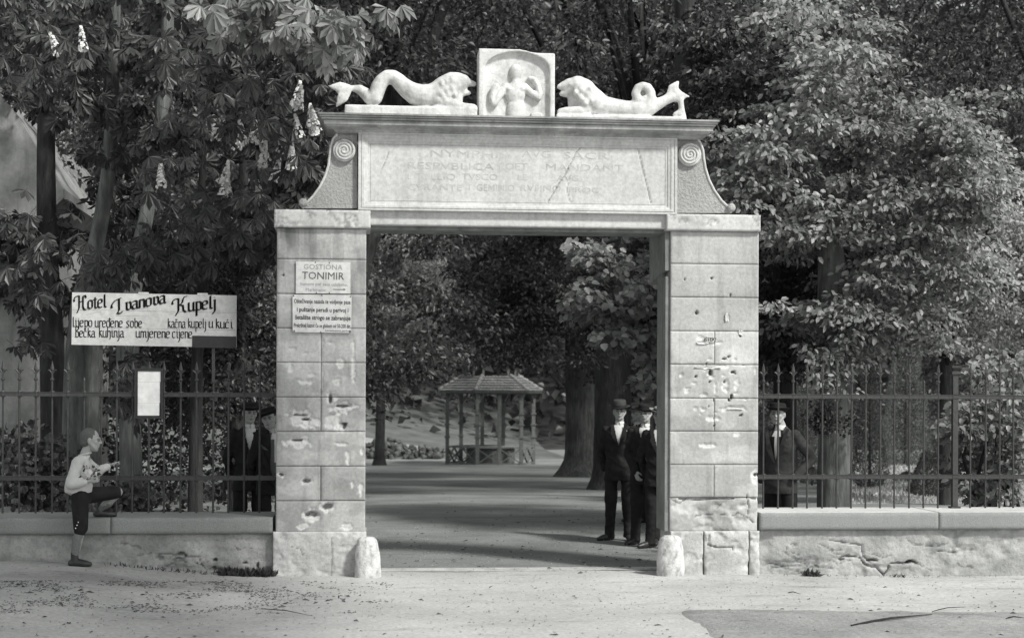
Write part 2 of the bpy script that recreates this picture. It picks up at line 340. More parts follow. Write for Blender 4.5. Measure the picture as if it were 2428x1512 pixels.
xs = np.concatenate([np.linspace(-300, -12.05, 30), np.linspace(-12, 14, 300), np.linspace(14.05, 300, 30)])
grid('ground', np.linspace(-300, 300, 60), np.linspace(-300, -7.98, 40), lambda x, y: gz(x, y)-.002, 'road')
grid('garden_ground', xs, np.concatenate([np.linspace(.302, 12, 90), np.linspace(12.2, 60, 120), np.linspace(61, 92, 20)]), lambda x, y: gz(x, y)+.02*(fbm(x*.8, y*.8, 3)-.5), 'gravel')
grid('hillside', np.linspace(-300, 300, 90), np.linspace(91.9, 400, 60), lambda x, y: gz(x, y)+sm(92, 120, y)*(fbm(x*.06, y*.06, 4)-.5)*6+sm(91.9, 92.5, y)*.0, 'hill')
# loose gravel strip at the lower right of the road
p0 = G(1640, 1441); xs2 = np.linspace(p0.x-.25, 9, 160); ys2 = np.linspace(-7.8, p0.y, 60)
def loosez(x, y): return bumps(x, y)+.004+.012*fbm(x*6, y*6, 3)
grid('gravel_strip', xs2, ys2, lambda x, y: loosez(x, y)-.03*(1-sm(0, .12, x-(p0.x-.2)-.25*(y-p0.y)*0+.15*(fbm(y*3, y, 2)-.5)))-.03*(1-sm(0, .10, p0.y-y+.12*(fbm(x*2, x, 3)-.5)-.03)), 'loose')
# lawn on the right behind the fence
lx = np.linspace(0, 24, 80); ly = np.linspace(13, 72, 90)
lx0 = lambda y: 5.2+.25*y+.5*np.sin(y*.35)
lawn_edge = lambda x, y: gz(x, y)+.05*np.minimum(sm(13, 14, y), sm(0, .8, x-lx0(y)))-.03
gx_, gy_ = np.meshgrid(lx, ly); idx_ = np.arange(gx_.size).reshape(gx_.shape); gx_ = gx_+lx0(gy_)
link('lawn', mesh('lawn', np.stack([gx_, gy_, lawn_edge(gx_, gy_)], -1).reshape(-1, 3), np.stack([idx_[:-1, :-1], idx_[:-1, 1:], idx_[1:, 1:], idx_[1:, :-1]], -1).reshape(-1, 4), True), 'lawn', None, 'structure')
# path climbing the slope at the left of the opening, seen over the rockery
def bank(x, y): return gz(x, y)+np.clip((y-80)*.12, 0, 9)*sm(14, -6, x)+.35*sm(79, 80.5, y)*sm(16, 6, x)
grid('bank', np.linspace(-40, 12, 60), np.linspace(79, 130, 60), lambda x, y: bank(x, y)-.02, 'bankgrass')
pa = [G(840, 1100)]
bp_ = B(); pth = []
for px, py, Y in ((700, 1022, 88), (870, 1031, 85.5), (930, 1036, 84), (990, 1045, 82), (1040, 1058, 81)):
    pth.append((P(px, py, Y), Y))
V = []
for q, Y in pth:
    for d in (-1.5, 1.3): x = q.x; y = Y+d; V.append((x, y, float(bank(x, y))+.06))
link('path', mesh('path', V, [(2*i, 2*i+2, 2*i+3, 2*i+1) for i in range(len(pth)-1)]), 'palepath', None, 'structure')

# ================================================================== stone gateway
gate = thing('stone_gateway', 'tall pale stone gateway of two ashlar pillars carrying an inscribed frieze and cornice', 'gateway')
ZT = lambda py, px=760, Y=0.: P(px, py, Y).z
# left pillar
LX0, LX1 = X(655), X(867)
b = B().box(LX0+.03, LX1-.03, .06, .46, -.05, 3.35).obj('pillar_core', 'joint', gate)
ys_ = [541, 614.5, 697, 778, 859, 941, 1022.5, 1104.8, 1186.6, 1262]
split = {3: 761, 4: 761, 5: 761, 7: 761}
chL = [(712, 990, 30, 20), (735, 1003, 22, 12), (785, 942, 16, 14), (812, 965, 30, 14), (808, 1012, 17, 12), (790, 1000, 20, 20), (705, 1048, 30, 14), (668, 1124, 10, 8), (728, 1140, 15, 11), (742, 1222, 24, 16), (776, 1202, 19, 14), (718, 1246, 16, 9), (822, 1247, 15, 9), (763, 885, 4, 46), (838, 870, 5, 34), (690, 874, 6, 10), (838, 818, 4, 18), (763, 815, 4, 18), (692, 826, 12, 4), (725, 838, 8, 3), (783, 812, 10, 3), (806, 860, 10, 12), (740, 888, 14, 5), (720, 905, 18, 6), (800, 905, 10, 10), (858, 1070, 5, 14), (836, 1148, 4, 12), (825, 1085, 6, 14), (855, 1160, 6, 18), (812, 1052, 14, 5)]
hoL = [(709, 984, 20, 3), (724, 994, 12, 3.5), (783, 945, 4.5, 12), (812, 962, 22, 4), (816, 1010, 5, 8), (814, 1004, 9, 3), (706, 1043, 17, 3), (667, 1124, 6, 4), (727, 1140, 10, 6), (740, 1219, 16, 8), (776, 1200, 12, 7), (672, 652, 3, 3)]
hf0 = chipf(chL, hoL)
def hf(gx, gzz):
    a, b_ = hf0(gx, gzz); st = sm(X(720), X(665), gx)*sm(ZT(640), ZT(545), gzz)*sm(.35, .6, fbm(gx*22, gzz*3, 3)); st2 = sm(.52, .66, fbm(gx*18+4, gzz*1.5, 3))*sm(ZT(800), ZT(545), gzz)*.35
    lower = sm(.44, .62, fbm(gx*5+7, gzz*6, 4))*.26+.10*sm(ZT(800), ZT(950), gzz)
    return a, np.clip(b_-.5*st-st2-lower*(b_ < .05), -1, 1)
for i in range(9):
    z1, z0 = ZT(ys_[i]), ZT(ys_[i+1])
    cuts = [LX0] + ([X(split[i])] if i in split else []) + [LX1]
    for a, c in zip(cuts[:-1], cuts[1:]):
        slab('stone_block', a+(.0018 if a > LX0 else 0), c-(.0018 if c < LX1 else 0), z0+.002, z1-.002, 0, .48, 'block', gate, .011, hf, ragged=.004)
# right pillar
RX0, RX1 = X(1589), X(1798)
B().box(RX0+.03, RX1-.03, .06, .46, -.05, 3.35).obj('pillar_core', 'joint', gate)
yr_ = [548, 626, 705, 785, 864, 944, 1022, 1101, 1179, 1260]
splr = {3: 1694, 5: 1694, 7: 1694}
rs = np.random.RandomState(5)
chR = [(1703, 812, 16, 5), (1690, 868, 45, 5), (1720, 915, 10, 16), (1696, 918, 3, 14), (1748, 912, 8, 14), (1745, 966, 30, 4), (1690, 993, 18, 6), (1650, 968, 6, 5), (1668, 936, 10, 6), (1723, 755, 6, 8), (1676, 1055, 26, 5), (1652, 740, 4, 4), (1746, 1030, 8, 6), (1616, 890, 5, 6), (1790, 1130, 8, 22), (1792, 880, 3, 10), (1660, 800, 10, 5)]
chR += [(rs.uniform(1630, 1770), rs.uniform(850, 1000), rs.uniform(3, 9), rs.uniform(2, 5)) for _ in range(26)]
hoR = [(1652, 741, 3, 5), (1723, 748, 2.5, 5), (1685, 882, 5, 8), (1683, 905, 2.5, 2.5), (1728, 845, 3, 2.5), (1717, 850, 6, 3), (1735, 940, 3, 6), (1718, 905, 3, 5), (1738, 882, 5, 3), (1733, 700, 2, 6), (1793, 1125, 6, 4), (1623, 662, 3, 1.5), (1688, 660, 4, 2), (1756, 795, 2, 3), (1650, 893, 3, 3), (1694, 1008, 2, 2)]
hoR += [(rs.uniform(1630, 1770), rs.uniform(850, 990), rs.uniform(1.2, 2.6), rs.uniform(1.2, 2.6)) for _ in range(8)]
lnR = [([(1610, 1183), (1660, 1184), (1700, 1182), (1740, 1181)], .008, .02), ([(1590, 1182), (1612, 1194), (1628, 1182)], .006, .012), ([(1770, 1170), (1776, 1200), (1772, 1225), (1790, 1240)], .007, .02), ([(1650, 1222), (1700, 1218), (1742, 1222), (1750, 1214), (1770, 1226)], .006, .014), ([(1700, 1205), (1716, 1190)], .005, .01)]
hr0 = chipf(chR, hoR, lnR)
def hr(gx, gzz):
    a, b_ = hr0(gx, gzz); lower = sm(.44, .62, fbm(gx*5+1, gzz*6, 4))*.24*sm(ZT(700), ZT(950), gzz); return a, np.clip(b_-lower*(b_ < .05)-.10*sm(ZT(800), ZT(1000), gzz), -1, 1)
def hr2(gx, gzz):
    a, b_ = hr(gx, gzz); k = sm(.40, .62, fbm(gx*5+2, gzz*6, 4)); return a+.02*k+.012*fbm(gx*22, gzz*22, 3), b_+.4*k-.1
for i in range(9):
    z1, z0 = ZT(yr_[i], 1694), ZT(yr_[i+1], 1694)
    cuts = [RX0] + ([X(splr[i])] if i in splr else []) + [RX1]
    for a, c in zip(cuts[:-1], cuts[1:]):
        slab('stone_block', a+(.0018 if a > RX0 else 0), c-(.0018 if c < RX1 else 0), z0+.002, z1-.002, 0, .48, 'block', gate, .011, hr2 if i == 8 else hr, ragged=.004)
# jamb boards on the inner side of the right pillar, and the corbel stone above
zj = ZT(655, 1580); zt = ZT(541, 1580)
for k, (y0, y1) in enumerate(((.03, .245), (.249, .49))):
    B().box(RX0-.045, RX0-.002, y0, y1, .42, zj+.05*k).obj('jamb_board', 'oldwood', gate)
B().add([(RX0-.05, .028, zj+.06), (RX0-.05, .93, zj-.02), (RX0-.05, .93, zt), (RX0-.05, .028, zt), (RX0+.3, .028, zj+.06), (RX0+.3, .93, zj-.02), (RX0+.3, .93, zt), (RX0+.3, .028, zt)],
        [(0, 1, 2, 3), (7, 6, 5, 4), (0, 4, 5, 1), (1, 5, 6, 2), (2, 6, 7, 3), (3, 7, 4, 0)]).obj('corbel_board', 'oldwood', gate)
# plinths
def hp(sc, amt, lines):
    lf = chipf([], [], lines)
    def f(gx, gzz):
        a, b_ = lf(gx, gzz); k = sm(.45, .6, fbm(gx*6+sc, gzz*7, 4)); return a+amt*k+.008*fbm(gx*25, gzz*25, 3), b_+.45*k*sm(.4, .6, fbm(gx*30, gzz*30, 2))
    return f
zp = ZT(1262); slab('plinth_stone', X(648, -.04), X(870, -.04), -.08, zp+.01, -.04, .56, 'plinth', gate, .012, hp(1, .012, [([(787, 1275), (788, 1320), (786, 1365)], .012, .006), ([(690, 1295), (712, 1300), (720, 1318)], .006, .01)]), ragged=.02)
for a, c, s_ in ((1592, 1669, 3), (1672, 1777, 5), (1780, 1803, 8)):
    slab('plinth_stone', X(a, -.04), X(c, -.04), -.08, ZT(1260, 1694)+.008, -.04-.004*s_*.3, .56, 'plinth', gate, .012, hp(s_, .014, [([(1680, 1268), (1678, 1290), (1700, 1297), (1735, 1295), (1737, 1302)], .009, .025)]), ragged=.03)
# pillar caps
def hcap(x_lo, x_hi):
    def f(gx, gzz):
        k = sm(.42, .62, fbm(gx*12, gzz*12, 4)+.25*sm(x_lo, x_hi, gx)-.12); return .01*k, -.5*k*sm(.45, .6, fbm(gx*50, gzz*50, 2))
    return f
slab('pillar_cap', X(648, -.05), X(877, -.05), ZT(541), ZT(497, 760, -.05), -.05, .58, 'trim', gate, .012, hcap(X(720), X(660)), bev=.012)
slab('pillar_cap', X(1579, -.05), X(1803, -.05), ZT(548.5, 1694), ZT(508, 1694, -.05), -.05, .58, 'trim', gate, .012, hcap(X(1740), X(1800)), bev=.012)
# lintel and the timber under it
ZL0, ZL1 = ZT(537.5, 1214), ZT(502, 1214)
slab('lintel', X(872), X(1586), ZL0, ZL1+.02, .012, .40, 'trim', gate, .014, None, bev=.004)
B().box(X(869), X(1588), .10, .50, ZL0-.035, ZL0-.002).obj('lintel_timber', 'oldwood', gate)
# inscribed panel: moulded frame and a field
PX0, PX1, PZ0, PZ1 = X(847, -.045), X(1604, -.045), ZT(503, 1214, -.045), ZT(318, 1214, -.045)
Y0 = -.045
def frame_ring(b, prof):
    V = []
    for ins, y in prof: V += [(PX0+ins, y, PZ0+ins*.8), (PX1-ins, y, PZ0+ins*.8), (PX1-ins, y, PZ1-ins), (PX0+ins, y, PZ1-ins)]
    return b.add(V, [(4*i+k, 4*i+(k+1) % 4, 4*i+4+(k+1) % 4, 4*i+4+k) for i in range(len(prof)-1) for k in range(4)])
frame_ring(B(), [(0, .40), (0, Y0+.004), (.004, Y0), (.024, Y0), (.026, Y0+.008), (.034, Y0+.008), (.036, Y0+.001), (.060, Y0+.002), (.066, Y0+.010), (.092, Y0+.018), (.096, Y0+.026), (.115, Y0+.028), (.118, Y0+.04)]).obj('panel_frame', 'trim', gate)
cr = [([(1378, 348), (1366, 362), (1360, 377), (1347, 400), (1341, 414), (1326, 434), (1318, 450), (1300, 478)], .0085, .010), ([(1353, 415), (1345, 450), (1352, 477), (1358, 477)], .005, .008), ([(1513, 345), (1525, 400), (1545, 480)], .006, .012), ([(923, 355), (915, 380), (905, 400)], .006, .008)]
slab('inscription_field', PX0+.116, PX1-.116, PZ0+.092, PZ1-.116, Y0+.032, .2, 'trim', gate, .011, chipf([], [], cr, Y0), bev=0)
B().box(PX0+.05, PX1-.05, Y0+.06, .42, PZ0+.001, PZ1-.001).obj('panel_core', 'trim', gate)
# lettering
def text(name, body, x, z, y, h, mat, parent, width=None, align='LEFT', bold=0, roty=0., shear=0):
    cu = bpy.data.curves.new(name, 'FONT'); cu.body = body; cu.size = 1; cu.resolution_u = 2; cu.offset = bold; cu.shear = shear
    o = bpy.data.objects.new(name, cu); C.objects.link(o)
    dg = bpy.context.evaluated_depsgraph_get(); me = bpy.data.meshes.new_from_object(o.evaluated_get(dg)); bpy.data.objects.remove(o)
    v = marr(me); x0, x1 = v[:, 0].min(), v[:, 0].max(); sx = h/.69 if width is None else width/(x1-x0)
    px = (v[:, 0]-x0)*sx; pz = v[:, 1]*h/.69
    if align == 'CENTER': px = px-(x1-x0)*sx/2
    c, s = math.cos(roty), math.sin(roty)
    V = np.stack([x+px*c+pz*s, np.full(len(v), y), z-px*s+pz*c], -1)
    f = [tuple(p.vertices) for p in me.polygons]; me2 = mesh(name, V, f)
    o = link(name, me2, mat, parent); return o
for s_, xa, xb, yb, hh in (('NYMPHIS', 1021, 1203, 372, 17), ('AVG', 1237, 1306, 373, 17), ('SACR', 1336, 1443, 376, 16), ('RESPVBLICA', 967, 1172, 400, 16), ('POET', 1185, 1250, 402, 16), ('MANDANT', 1295, 1478, 404, 16),
                          ('L', 967, 974, 425, 14.5), ('TVLLIO', 985, 1080, 425, 14.5), ('TVSCO', 1095, 1180, 426, 14.5), ('LE', 1228, 1250, 427, 14), ('AVG', 1320, 1372, 429, 14), ('CVRANTE', 967, 1095, 450, 14), ('T', 1108, 1118, 451, 14), ('GEMINIO', 1130, 1220, 452, 15.5), ('RVFINO', 1235, 1330, 453, 15.5), ('PROC', 1350, 1420, 456, 12)):
    q = P(xa, yb, Y0+.028); q2 = P(xb, yb, Y0+.028)
    text('inscription', s_, q.x, q.z, Y0+.0315, hh*.0041, 'carve', gate, q2.x-q.x, bold=-.002)
# cornice
cz = lambda py: ZT(py, 1214, -.15)
CXa, CXb = X(797, -.03), X(1652, -.03)
cb = B(); prof = [(319, .0), (316, .02), (312, .03), (309, .06), (306, .10), (303, .105), (302.5, .125), (294, .13), (293, .118), (292, .118), (291, .150), (288, .152), (287.5, .142), (286.5, .142), (286, .165), (283.5, .167), (283, .157), (282, .157), (281.5, .178), (277.5, .18)]
cb.rings([(CXa-p, CXb+p, -.03-p, .44+p, cz(py)) for py, p in prof]); co_ = cb.obj('cornice', 'weathered', gate)
CTOP = cz(277.5)
# scrolled side brackets
def bracket(sgn, ref, cxy, rad, ballxy):
    pts = [(847, 318), (800, 318), (790, 330), (784, 350), (782, 368), (779, 392), (771, 418), (758, 444), (742, 466), (726, 482), (718, 494), (847, 494)] if sgn < 0 else \
          [(1604, 326), (1650, 327), (1660, 338), (1667, 356), (1669, 376), (1673, 400), (1681, 426), (1694, 452), (1711, 476), (1728, 492), (1734, 505), (1604, 505)]
    pp = []
    for i in range(len(pts)): pp.append((P(pts[i][0], pts[i][1], 0.02).x, P(pts[i][0], pts[i][1], .02).z))
    if sgn > 0: pp = pp[::-1]
    B().prism(pp, .02, .40).obj('scroll_bracket', 'rough', gate)
    edge = [P(a, c, .02) for a, c in pts[1:-1]]
    B().tube([e+Vector((0, -.002, 0)) for e in edge], .012, 8).obj('bracket_rim', 'trim', gate)
    c = P(cxy[0], cxy[1], 0.0); r = rad*(CY)/F
    B().tube([c+Vector((0, .05, 0)), c+Vector((0, -.012, 0)), c+Vector((0, -.022, 0))], [r*1.02, r*1.02, r*.95], 36).obj('volute_disc', 'trim', gate, False)
    sp = []
    for k in range(120):
        t = k/119; a = sgn*(-t*3.1*2*math.pi)+1.2; rr = r*(.08+.86*t); sp.append(c+Vector((rr*math.cos(a), -.024, rr*math.sin(a))))
    B().tube(sp, [.012]*120, 6).obj('volute_spiral', 'trim', gate, True)
    q = P(ballxy[0], ballxy[1], 0.02)
    q.y = .02
    B().tube([q+Vector((0, .12, 0)), q+Vector((0, -.03, 0)), q+Vector((0, -.045, 0))], [.042, .042, .02], 16).obj('small_volute', 'rough', gate, True)
bracket(-1, 0, (816, 357), 26, (719, 481)); bracket(1, 0, (1635, 367), 27, (1733, 493))
B().box(X(867), X(1588), .36, .62, .0-.25, .006).obj('threshold_stone', 'plinth', gate)
# ------------------------------------------------------------------ guard stones
def guard(px0, px1, pt, pb, lean, label):
    c0 = G((px0+px1)/2, pb); Yc = -.13; x0, x1 = X(px0, Yc), X(px1, Yc); cx = (x0+x1)/2; h = P(0, pt, Yc).z if 0 else P((px0+px1)/2, pt, Yc).z
    r = (x1-x0)/2; prof = [(r, -.08), (r*1.0, .05), (r*.93, .25*h/.42), (r*.84, h*.75), (r*.74, h*.92), (r*.5, h*.99), (.01, h)]
    n = 40; V = []; Z = np.linspace(0, 1, 36); pr = np.array(prof)
    zz = np.interp(Z, np.linspace(0, 1, len(prof)), pr[:, 1]); rr = np.interp(Z, np.linspace(0, 1, len(prof)), pr[:, 0]); Wv = []
    for i in range(36):
        for k in range(n):
            a = 2*math.pi*k/n; nz_ = float(fbm(a*3.2+px0 if k < n/2 else (2*math.pi-a)*3.2+px0, zz[i]*14, 4)); q = rr[i]*(1+.16*(nz_-.5))
            V.append((cx+q*math.cos(a)+lean*max(0, zz[i]), Yc+q*.9*math.sin(a), zz[i])); Wv.append(.5*float(sm(.5, .6, nz_))-.5*float(sm(.36, .28, nz_)))
    Fc = [(i*n+k, i*n+(k+1) % n, (i+1)*n+(k+1) % n, (i+1)*n+k) for i in range(35) for k in range(n)]+[tuple(35*n+k for k in range(n))]
    me = mesh('guard_stone', V, Fc, True); at = me.attributes.new('wear', 'FLOAT', 'POINT'); at.data.foreach_set('value', np.array(Wv, np.float32))
    tag(link('guard_stone', me, 'guard'), label, 'guard stone', 'guard stones at the foot of the gateway')
guard(842, 905, 1271, 1372, -.02, 'rounded guard stone leaning at the inner foot of the left pillar')
guard(1559, 1624, 1268, 1369, .0, 'pale rounded guard stone at the inner foot of the right pillar')
# ------------------------------------------------------------------ low walls with coping
def wall(x0, x1, zb, zt_, label, mat_h, cops, zc, cov, cut):
    t = thing('boundary_wall', label, 'wall', 'low walls either side of the gateway')
    n = 3; 
    slab('wall_face', x0, x1, zb, zt_, .05, .62, 'plaster', t, .013, mat_h, bev=0)
    for a, c in zip(cops[:-1], cops[1:]):
        s = slab('coping_stone', a+.002, c-.002, zt_+.002, zc, 0, .80, 'coping', t, .02, None, bev=.012, ragged=.006)
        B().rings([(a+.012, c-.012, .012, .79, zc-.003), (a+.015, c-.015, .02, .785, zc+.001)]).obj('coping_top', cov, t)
    return t
def wl(gx, gzz):
    k = sm(.45, .56, fbm(gx*2.2+9, gzz*3.4, 5)); k2 = sm(.0, .18, .30-gzz)
    return .028*fbm(gx*5, gzz*7, 5)+.02*k*k2, .35*k*sm(.4, .6, fbm(gx*12, gzz*12, 3))*k2-.25*sm(.12, 0, gzz-.1)*sm(.4, .6, fbm(gx*7, gzz*7))
def wcr(seed, n, xr):
    r_ = np.random.RandomState(seed); L = []
    for i in range(n):
        x, y = r_.uniform(*xr), r_.uniform(1290, 1350); pts = [(x, y)]
        for k in range(r_.randint(3, 7)): x += r_.uniform(6, 22)*r_.choice([1, 1, -1]); y += r_.uniform(-9, 9); pts.append((x, y))
        L.append((pts, r_.uniform(.004, .009), .012))
    return L
lcr = chipf([], [(430, 1312, 10, 3), (440, 1316, 3, 4), (612, 1250+1, 1, 1), (510, 1327, 7, 2.5), (580, 1333, 7, 2.5), (611, 1340, 3, 10), (747-240, 1346, 5, 4)], [([(378, 1312), (430, 1316), (445, 1320), (470, 1318), (478, 1340), (490, 1350)], .008, .02)]+wcr(3, 9, (250, 640)), .05)
def hl(gx, gzz): a, b_ = wl(gx, gzz); c, d = lcr(gx, gzz); return a+c, b_+d
rcr = chipf([(2085, 1345, 30, 5), (2290, 1300, 30, 12)], [(2070, 1288+40, 14, 4), (2160, 1331, 14, 4), (1868+130, 1326, 8, 3)], [([(2020-20, 1320), (2000+12, 1318), (2042, 1322), (2052, 1338), (2080, 1345), (2095, 1362), (2108, 1350), (2110, 1336), (2160, 1332)], .011, .04), ([(1960, 1278), (2010, 1287), (2045, 1292), (2048, 1316), (2060, 1330), (2080, 1342)], .009, .02), ([(1826, 1335), (1860, 1342), (1920, 1340), (1990, 1350)], .007, .014), ([(1868, 1290), (1863, 1310), (1880, 1322)], .006, .012), ([(2218, 1305), (2270, 1310)], .009, .02), ([(2150, 1255+20), (2165, 1290), (2220, 1296), (2250, 1288)], .006, .012)]+wcr(11, 12, (1830, 2420)), .05)
def hw(gx, gzz):
    st = sm(.42, .58, fbm(gx*2.1+1, gzz*3.0, 4)); a, b_ = rcr(gx, gzz)
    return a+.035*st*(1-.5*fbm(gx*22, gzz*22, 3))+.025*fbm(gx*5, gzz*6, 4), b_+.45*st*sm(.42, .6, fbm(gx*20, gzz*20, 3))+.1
ZCL = .57; ZCR = .60
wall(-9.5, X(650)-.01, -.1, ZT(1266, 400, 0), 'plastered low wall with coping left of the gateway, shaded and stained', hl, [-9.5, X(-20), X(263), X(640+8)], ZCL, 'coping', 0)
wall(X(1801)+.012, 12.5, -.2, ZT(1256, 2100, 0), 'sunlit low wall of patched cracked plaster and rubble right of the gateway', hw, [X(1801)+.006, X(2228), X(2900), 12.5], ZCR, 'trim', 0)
# ------------------------------------------------------------------ iron fences
YF = .62
def picket_mesh(z0, z1, tip=True, thick=.0105):
    b = B().tube([(0, 0, z0-.02), (0, 0, z1-.19)], thick, 8)
    if tip:
        b.lathe((0, 0, 0), [(thick, z1-.20), (.020, z1-.193), (.020, z1-.178), (thick, z1-.17), (thick*.9, z1-.12), (.012, z1-.10)], 8)
        b.lathe((0, 0, 0), [(.010, z1-.105), (.020, z1-.085), (.013, z1-.05), (.002, z1)], 4, 1, .5)
        for s in (-1, 1): b.tube([(0, 0, z1-.13), (s*.018, 0, z1-.105), (s*.036, 0, z1-.09), (s*.045, 0, z1-.098)], [.009, .008, .006, .0025], 6)
    else: b.lathe((0, 0, 0), [(thick, z1-.2), (thick*1.1, z1-.19), (.003, z1-.165)], 8)
    return mesh('picket', b.v, b.f)
def fence(xa, xb, zc, ztop, zr1, zr2, pxs, short, label, post=None, ref=400):
    t = thing('iron_fence', label, 'fence', 'iron spear fences on the low walls')
    pm, ps = picket_mesh(zc, ztop), picket_mesh(zc, ztop, False)
    for z in (zr1, zr2):
        b = B(); b.box(xa, xb, YF-.022, YF+.022, z-.016, z+.016); b.box(xa, xb, YF-.028, YF+.028, z+.0165, z+.022); b.box(xa, xb, YF-.028, YF+.028, z-.022, z-.0165)
        b.obj('rail', 'iron', t)
    rv = B()
    for i, px in enumerate(pxs):
        x = X(px, YF); o = link('broken_picket' if px in short else 'picket', ps if px in short else pm, 'iron', t); o.location = (x, YF, 0); o.rotation_euler.y = random.uniform(-.003, .003); o.rotation_euler.z = random.uniform(-.1, .1)
        for z in (zr1, zr2): rv.lathe((x, YF, z), [(.024, -.030), (.026, -.024), (.026, .024), (.024, .030)], 8)
    rv.obj('rivet_collar', 'iron', t)
    if post:
        x = X(post, YF); b = B().box(x-.028, x+.028, YF-.028, YF+.028, zc-.02, ztop-.12); b.rings([(x-.028, x+.028, YF-.028, YF+.028, ztop-.12), (x-.045, x+.045, YF-.045, YF+.045, ztop-.10), (x-.045, x+.045, YF-.045, YF+.045, ztop-.075), (x-.02, x+.02, YF-.02, YF+.02, ztop-.065), (x-.045, x+.045, YF-.045, YF+.045, ztop-.03), (x-.045, x+.045, YF-.045, YF+.045, ztop-.015)])
        b.rings([(x-.05, x+.05, YF-.05, YF+.05, zc), (x-.05, x+.05, YF-.05, YF+.05, zc+.02)]); b.obj('fence_post', 'iron', t)
    return t
Lp = [-70, -31, 7, 47, 86, 125, 161, 201, 240, 277, 314, 353, 390, 429, 467, 506, 542, 580, 616]
Rp = [1810.6, 1845.5, 1880, 1914.6, 1950, 1984, 2018.5, 2053, 2088, 2121.5, 2156, 2190, 2224.5, 2301, 2337, 2370.6, 2403.5, 2438, 2473, 2508]
fence(-9, X(652, YF)-.0, ZCL, P(300, 856, YF).z, P(400, 935, YF).z, P(400, 1132.5, YF).z, Lp, (201,), 'dark iron spear fence left of the gateway, one spear tip missing')
fence(X(1790, YF), 12, ZCR, P(2100, 863, YF).z, P(2100, 940, YF).z, P(2100, 1129.5, YF).z, Rp, (2190,), 'dark iron spear fence with a square post right of the gateway', 2264)
# ================================================================== signs
GL = {
'o': [[(.0, .15), (0, .85), (.25, 1), (.5, .85), (.5, .15), (.25, 0), (0, .15)]], 'l': [[(.1, 1.75), (.1, .12), (.3, 0)]], 'i': [[(0, .9), (.12, 1), (.12, .12), (.32, 0)], [(.08, 1.35), (.16, 1.42)]],
'j': [[(0, .9), (.14, 1), (.14, -.3), (-.12, -.6)], [(.08, 1.35), (.16, 1.42)]], 'e': [[(.03, .48), (.5, .62), (.46, .9), (.25, 1), (0, .82), (0, .15), (.25, 0), (.5, .14)]],
'p': [[(0, .92), (.1, 1), (.1, -.6)], [(.1, .85), (.32, 1), (.54, .85), (.54, .15), (.32, 0), (.1, .12)]], 'u': [[(0, 1), (0, .14), (.22, 0), (.48, .2)], [(.48, 1), (.48, .1), (.62, 0)]],
'r': [[(.05, 1), (.05, 0)], [(.05, .78), (.26, 1), (.42, .88)]], 'd': [[(.5, 1.7), (.5, 0)], [(.5, .85), (.25, 1), (0, .85), (0, .15), (.25, 0), (.5, .15)]],
'n': [[(.05, 1), (.05, 0)], [(.05, .8), (.3, 1), (.5, .85), (.5, .12), (.62, 0)]], 's': [[(.46, .88), (.22, 1), (.02, .8), (.46, .25), (.22, 0), (0, .12)]],
'b': [[(.05, 1.7), (.05, .12), (.25, 0), (.5, .15), (.5, .85), (.28, 1), (.05, .8)]], 'k': [[(.05, 1.75), (.05, 0)], [(.46, .92), (.3, 1), (.06, .55), (.26, .5), (.4, .12), (.56, 0)]],
'a': [[(.02, .85), (.25, 1), (.46, .85), (.46, .14), (.6, 0)], [(.46, .6), (.2, .56), (0, .38), (0, .14), (.18, 0), (.46, .16)]], 'c': [[(.48, .85), (.25, 1), (0, .85), (0, .15), (.25, 0), (.48, .12)]],
'h': [[(.05, 1.75), (.05, 0)], [(.05, .8), (.3, 1), (.5, .82), (.5, -.05), (.4, -.3)]], 'm': [[(.05, 1), (.05, 0)], [(.05, .8), (.25, 1), (.42, .85), (.42, 0)], [(.42, .8), (.64, 1), (.8, .85), (.8, .12), (.92, 0)]],
't': [[(.14, 1.4), (.14, .12), (.34, 0)], [(-.08, 1), (.36, 1)]], 'v': [[(0, .92), (.12, 1), (.12, .2), (.3, 0), (.54, .2), (.54, .8), (.36, 1)]],
'H': [[(-.42, 1.0), (-.5, 1.2), (-.38, 1.45), (-.1, 1.6), (.15, 1.55), (.15, .2), (-.1, -.3)], [(.15, .85), (.6, 1.0)], [(1.0, 1.3), (.85, 1.6), (.62, 1.5), (.62, .3), (.75, 0), (1.0, -.05)]],
'I': [[(-.62, .62), (-.70, .8), (-.62, 1.1), (-.35, 1.4), (.0, 1.55), (.3, 1.62)], [(.08, 1.58), (.1, .2), (-.1, -.1), (.2, -.22), (.45, 0)]], 'K': [[(-.42, 1.0), (-.5, 1.2), (-.38, 1.45), (-.1, 1.6), (.15, 1.55), (.15, .2), (-.15, -.3)], [(1.0, 1.75), (.75, 1.7), (.6, 1.45), (.55, 1.1), (.2, .8)], [(.3, .85), (.6, .75), (.66, .2), (.9, -.05)]],
'B': [[(.05, 1.6), (.05, 0)], [(-.1, 1.55), (.4, 1.65), (.52, 1.3), (.1, .92), (.48, .82), (.55, .2), (.3, 0), (-.05, .05)]]}
AC = {'č': ('c', [[(.1, 1.55), (.25, 1.3), (.42, 1.55)]]), 'ć': ('c', [[(.18, 1.3), (.36, 1.6)]]), 'đ': ('d', [[(.28, 1.35), (.75, 1.35)]])}
WD = {'l': .42, 'i': .42, 'j': .36, 'm': 1.05, 'r': .5, 'H': 1.25, 'K': 1.2, 'I': .75, 't': .5, 'k': .66, 'h': .68}
def lay(s):
    out = []; x = 0
    for ch in s:
        if ch == ' ': x += .55; continue
        base, extra = AC.get(ch, (ch, []))
        for st in GL[base]+extra: out.append([(x+a, c if c < 1 or ch in 'HIKB' else 1+(c-1)*.62) for a, c in st])
        x += WD.get(base, .70)
    return out, x
_lift = [0.]
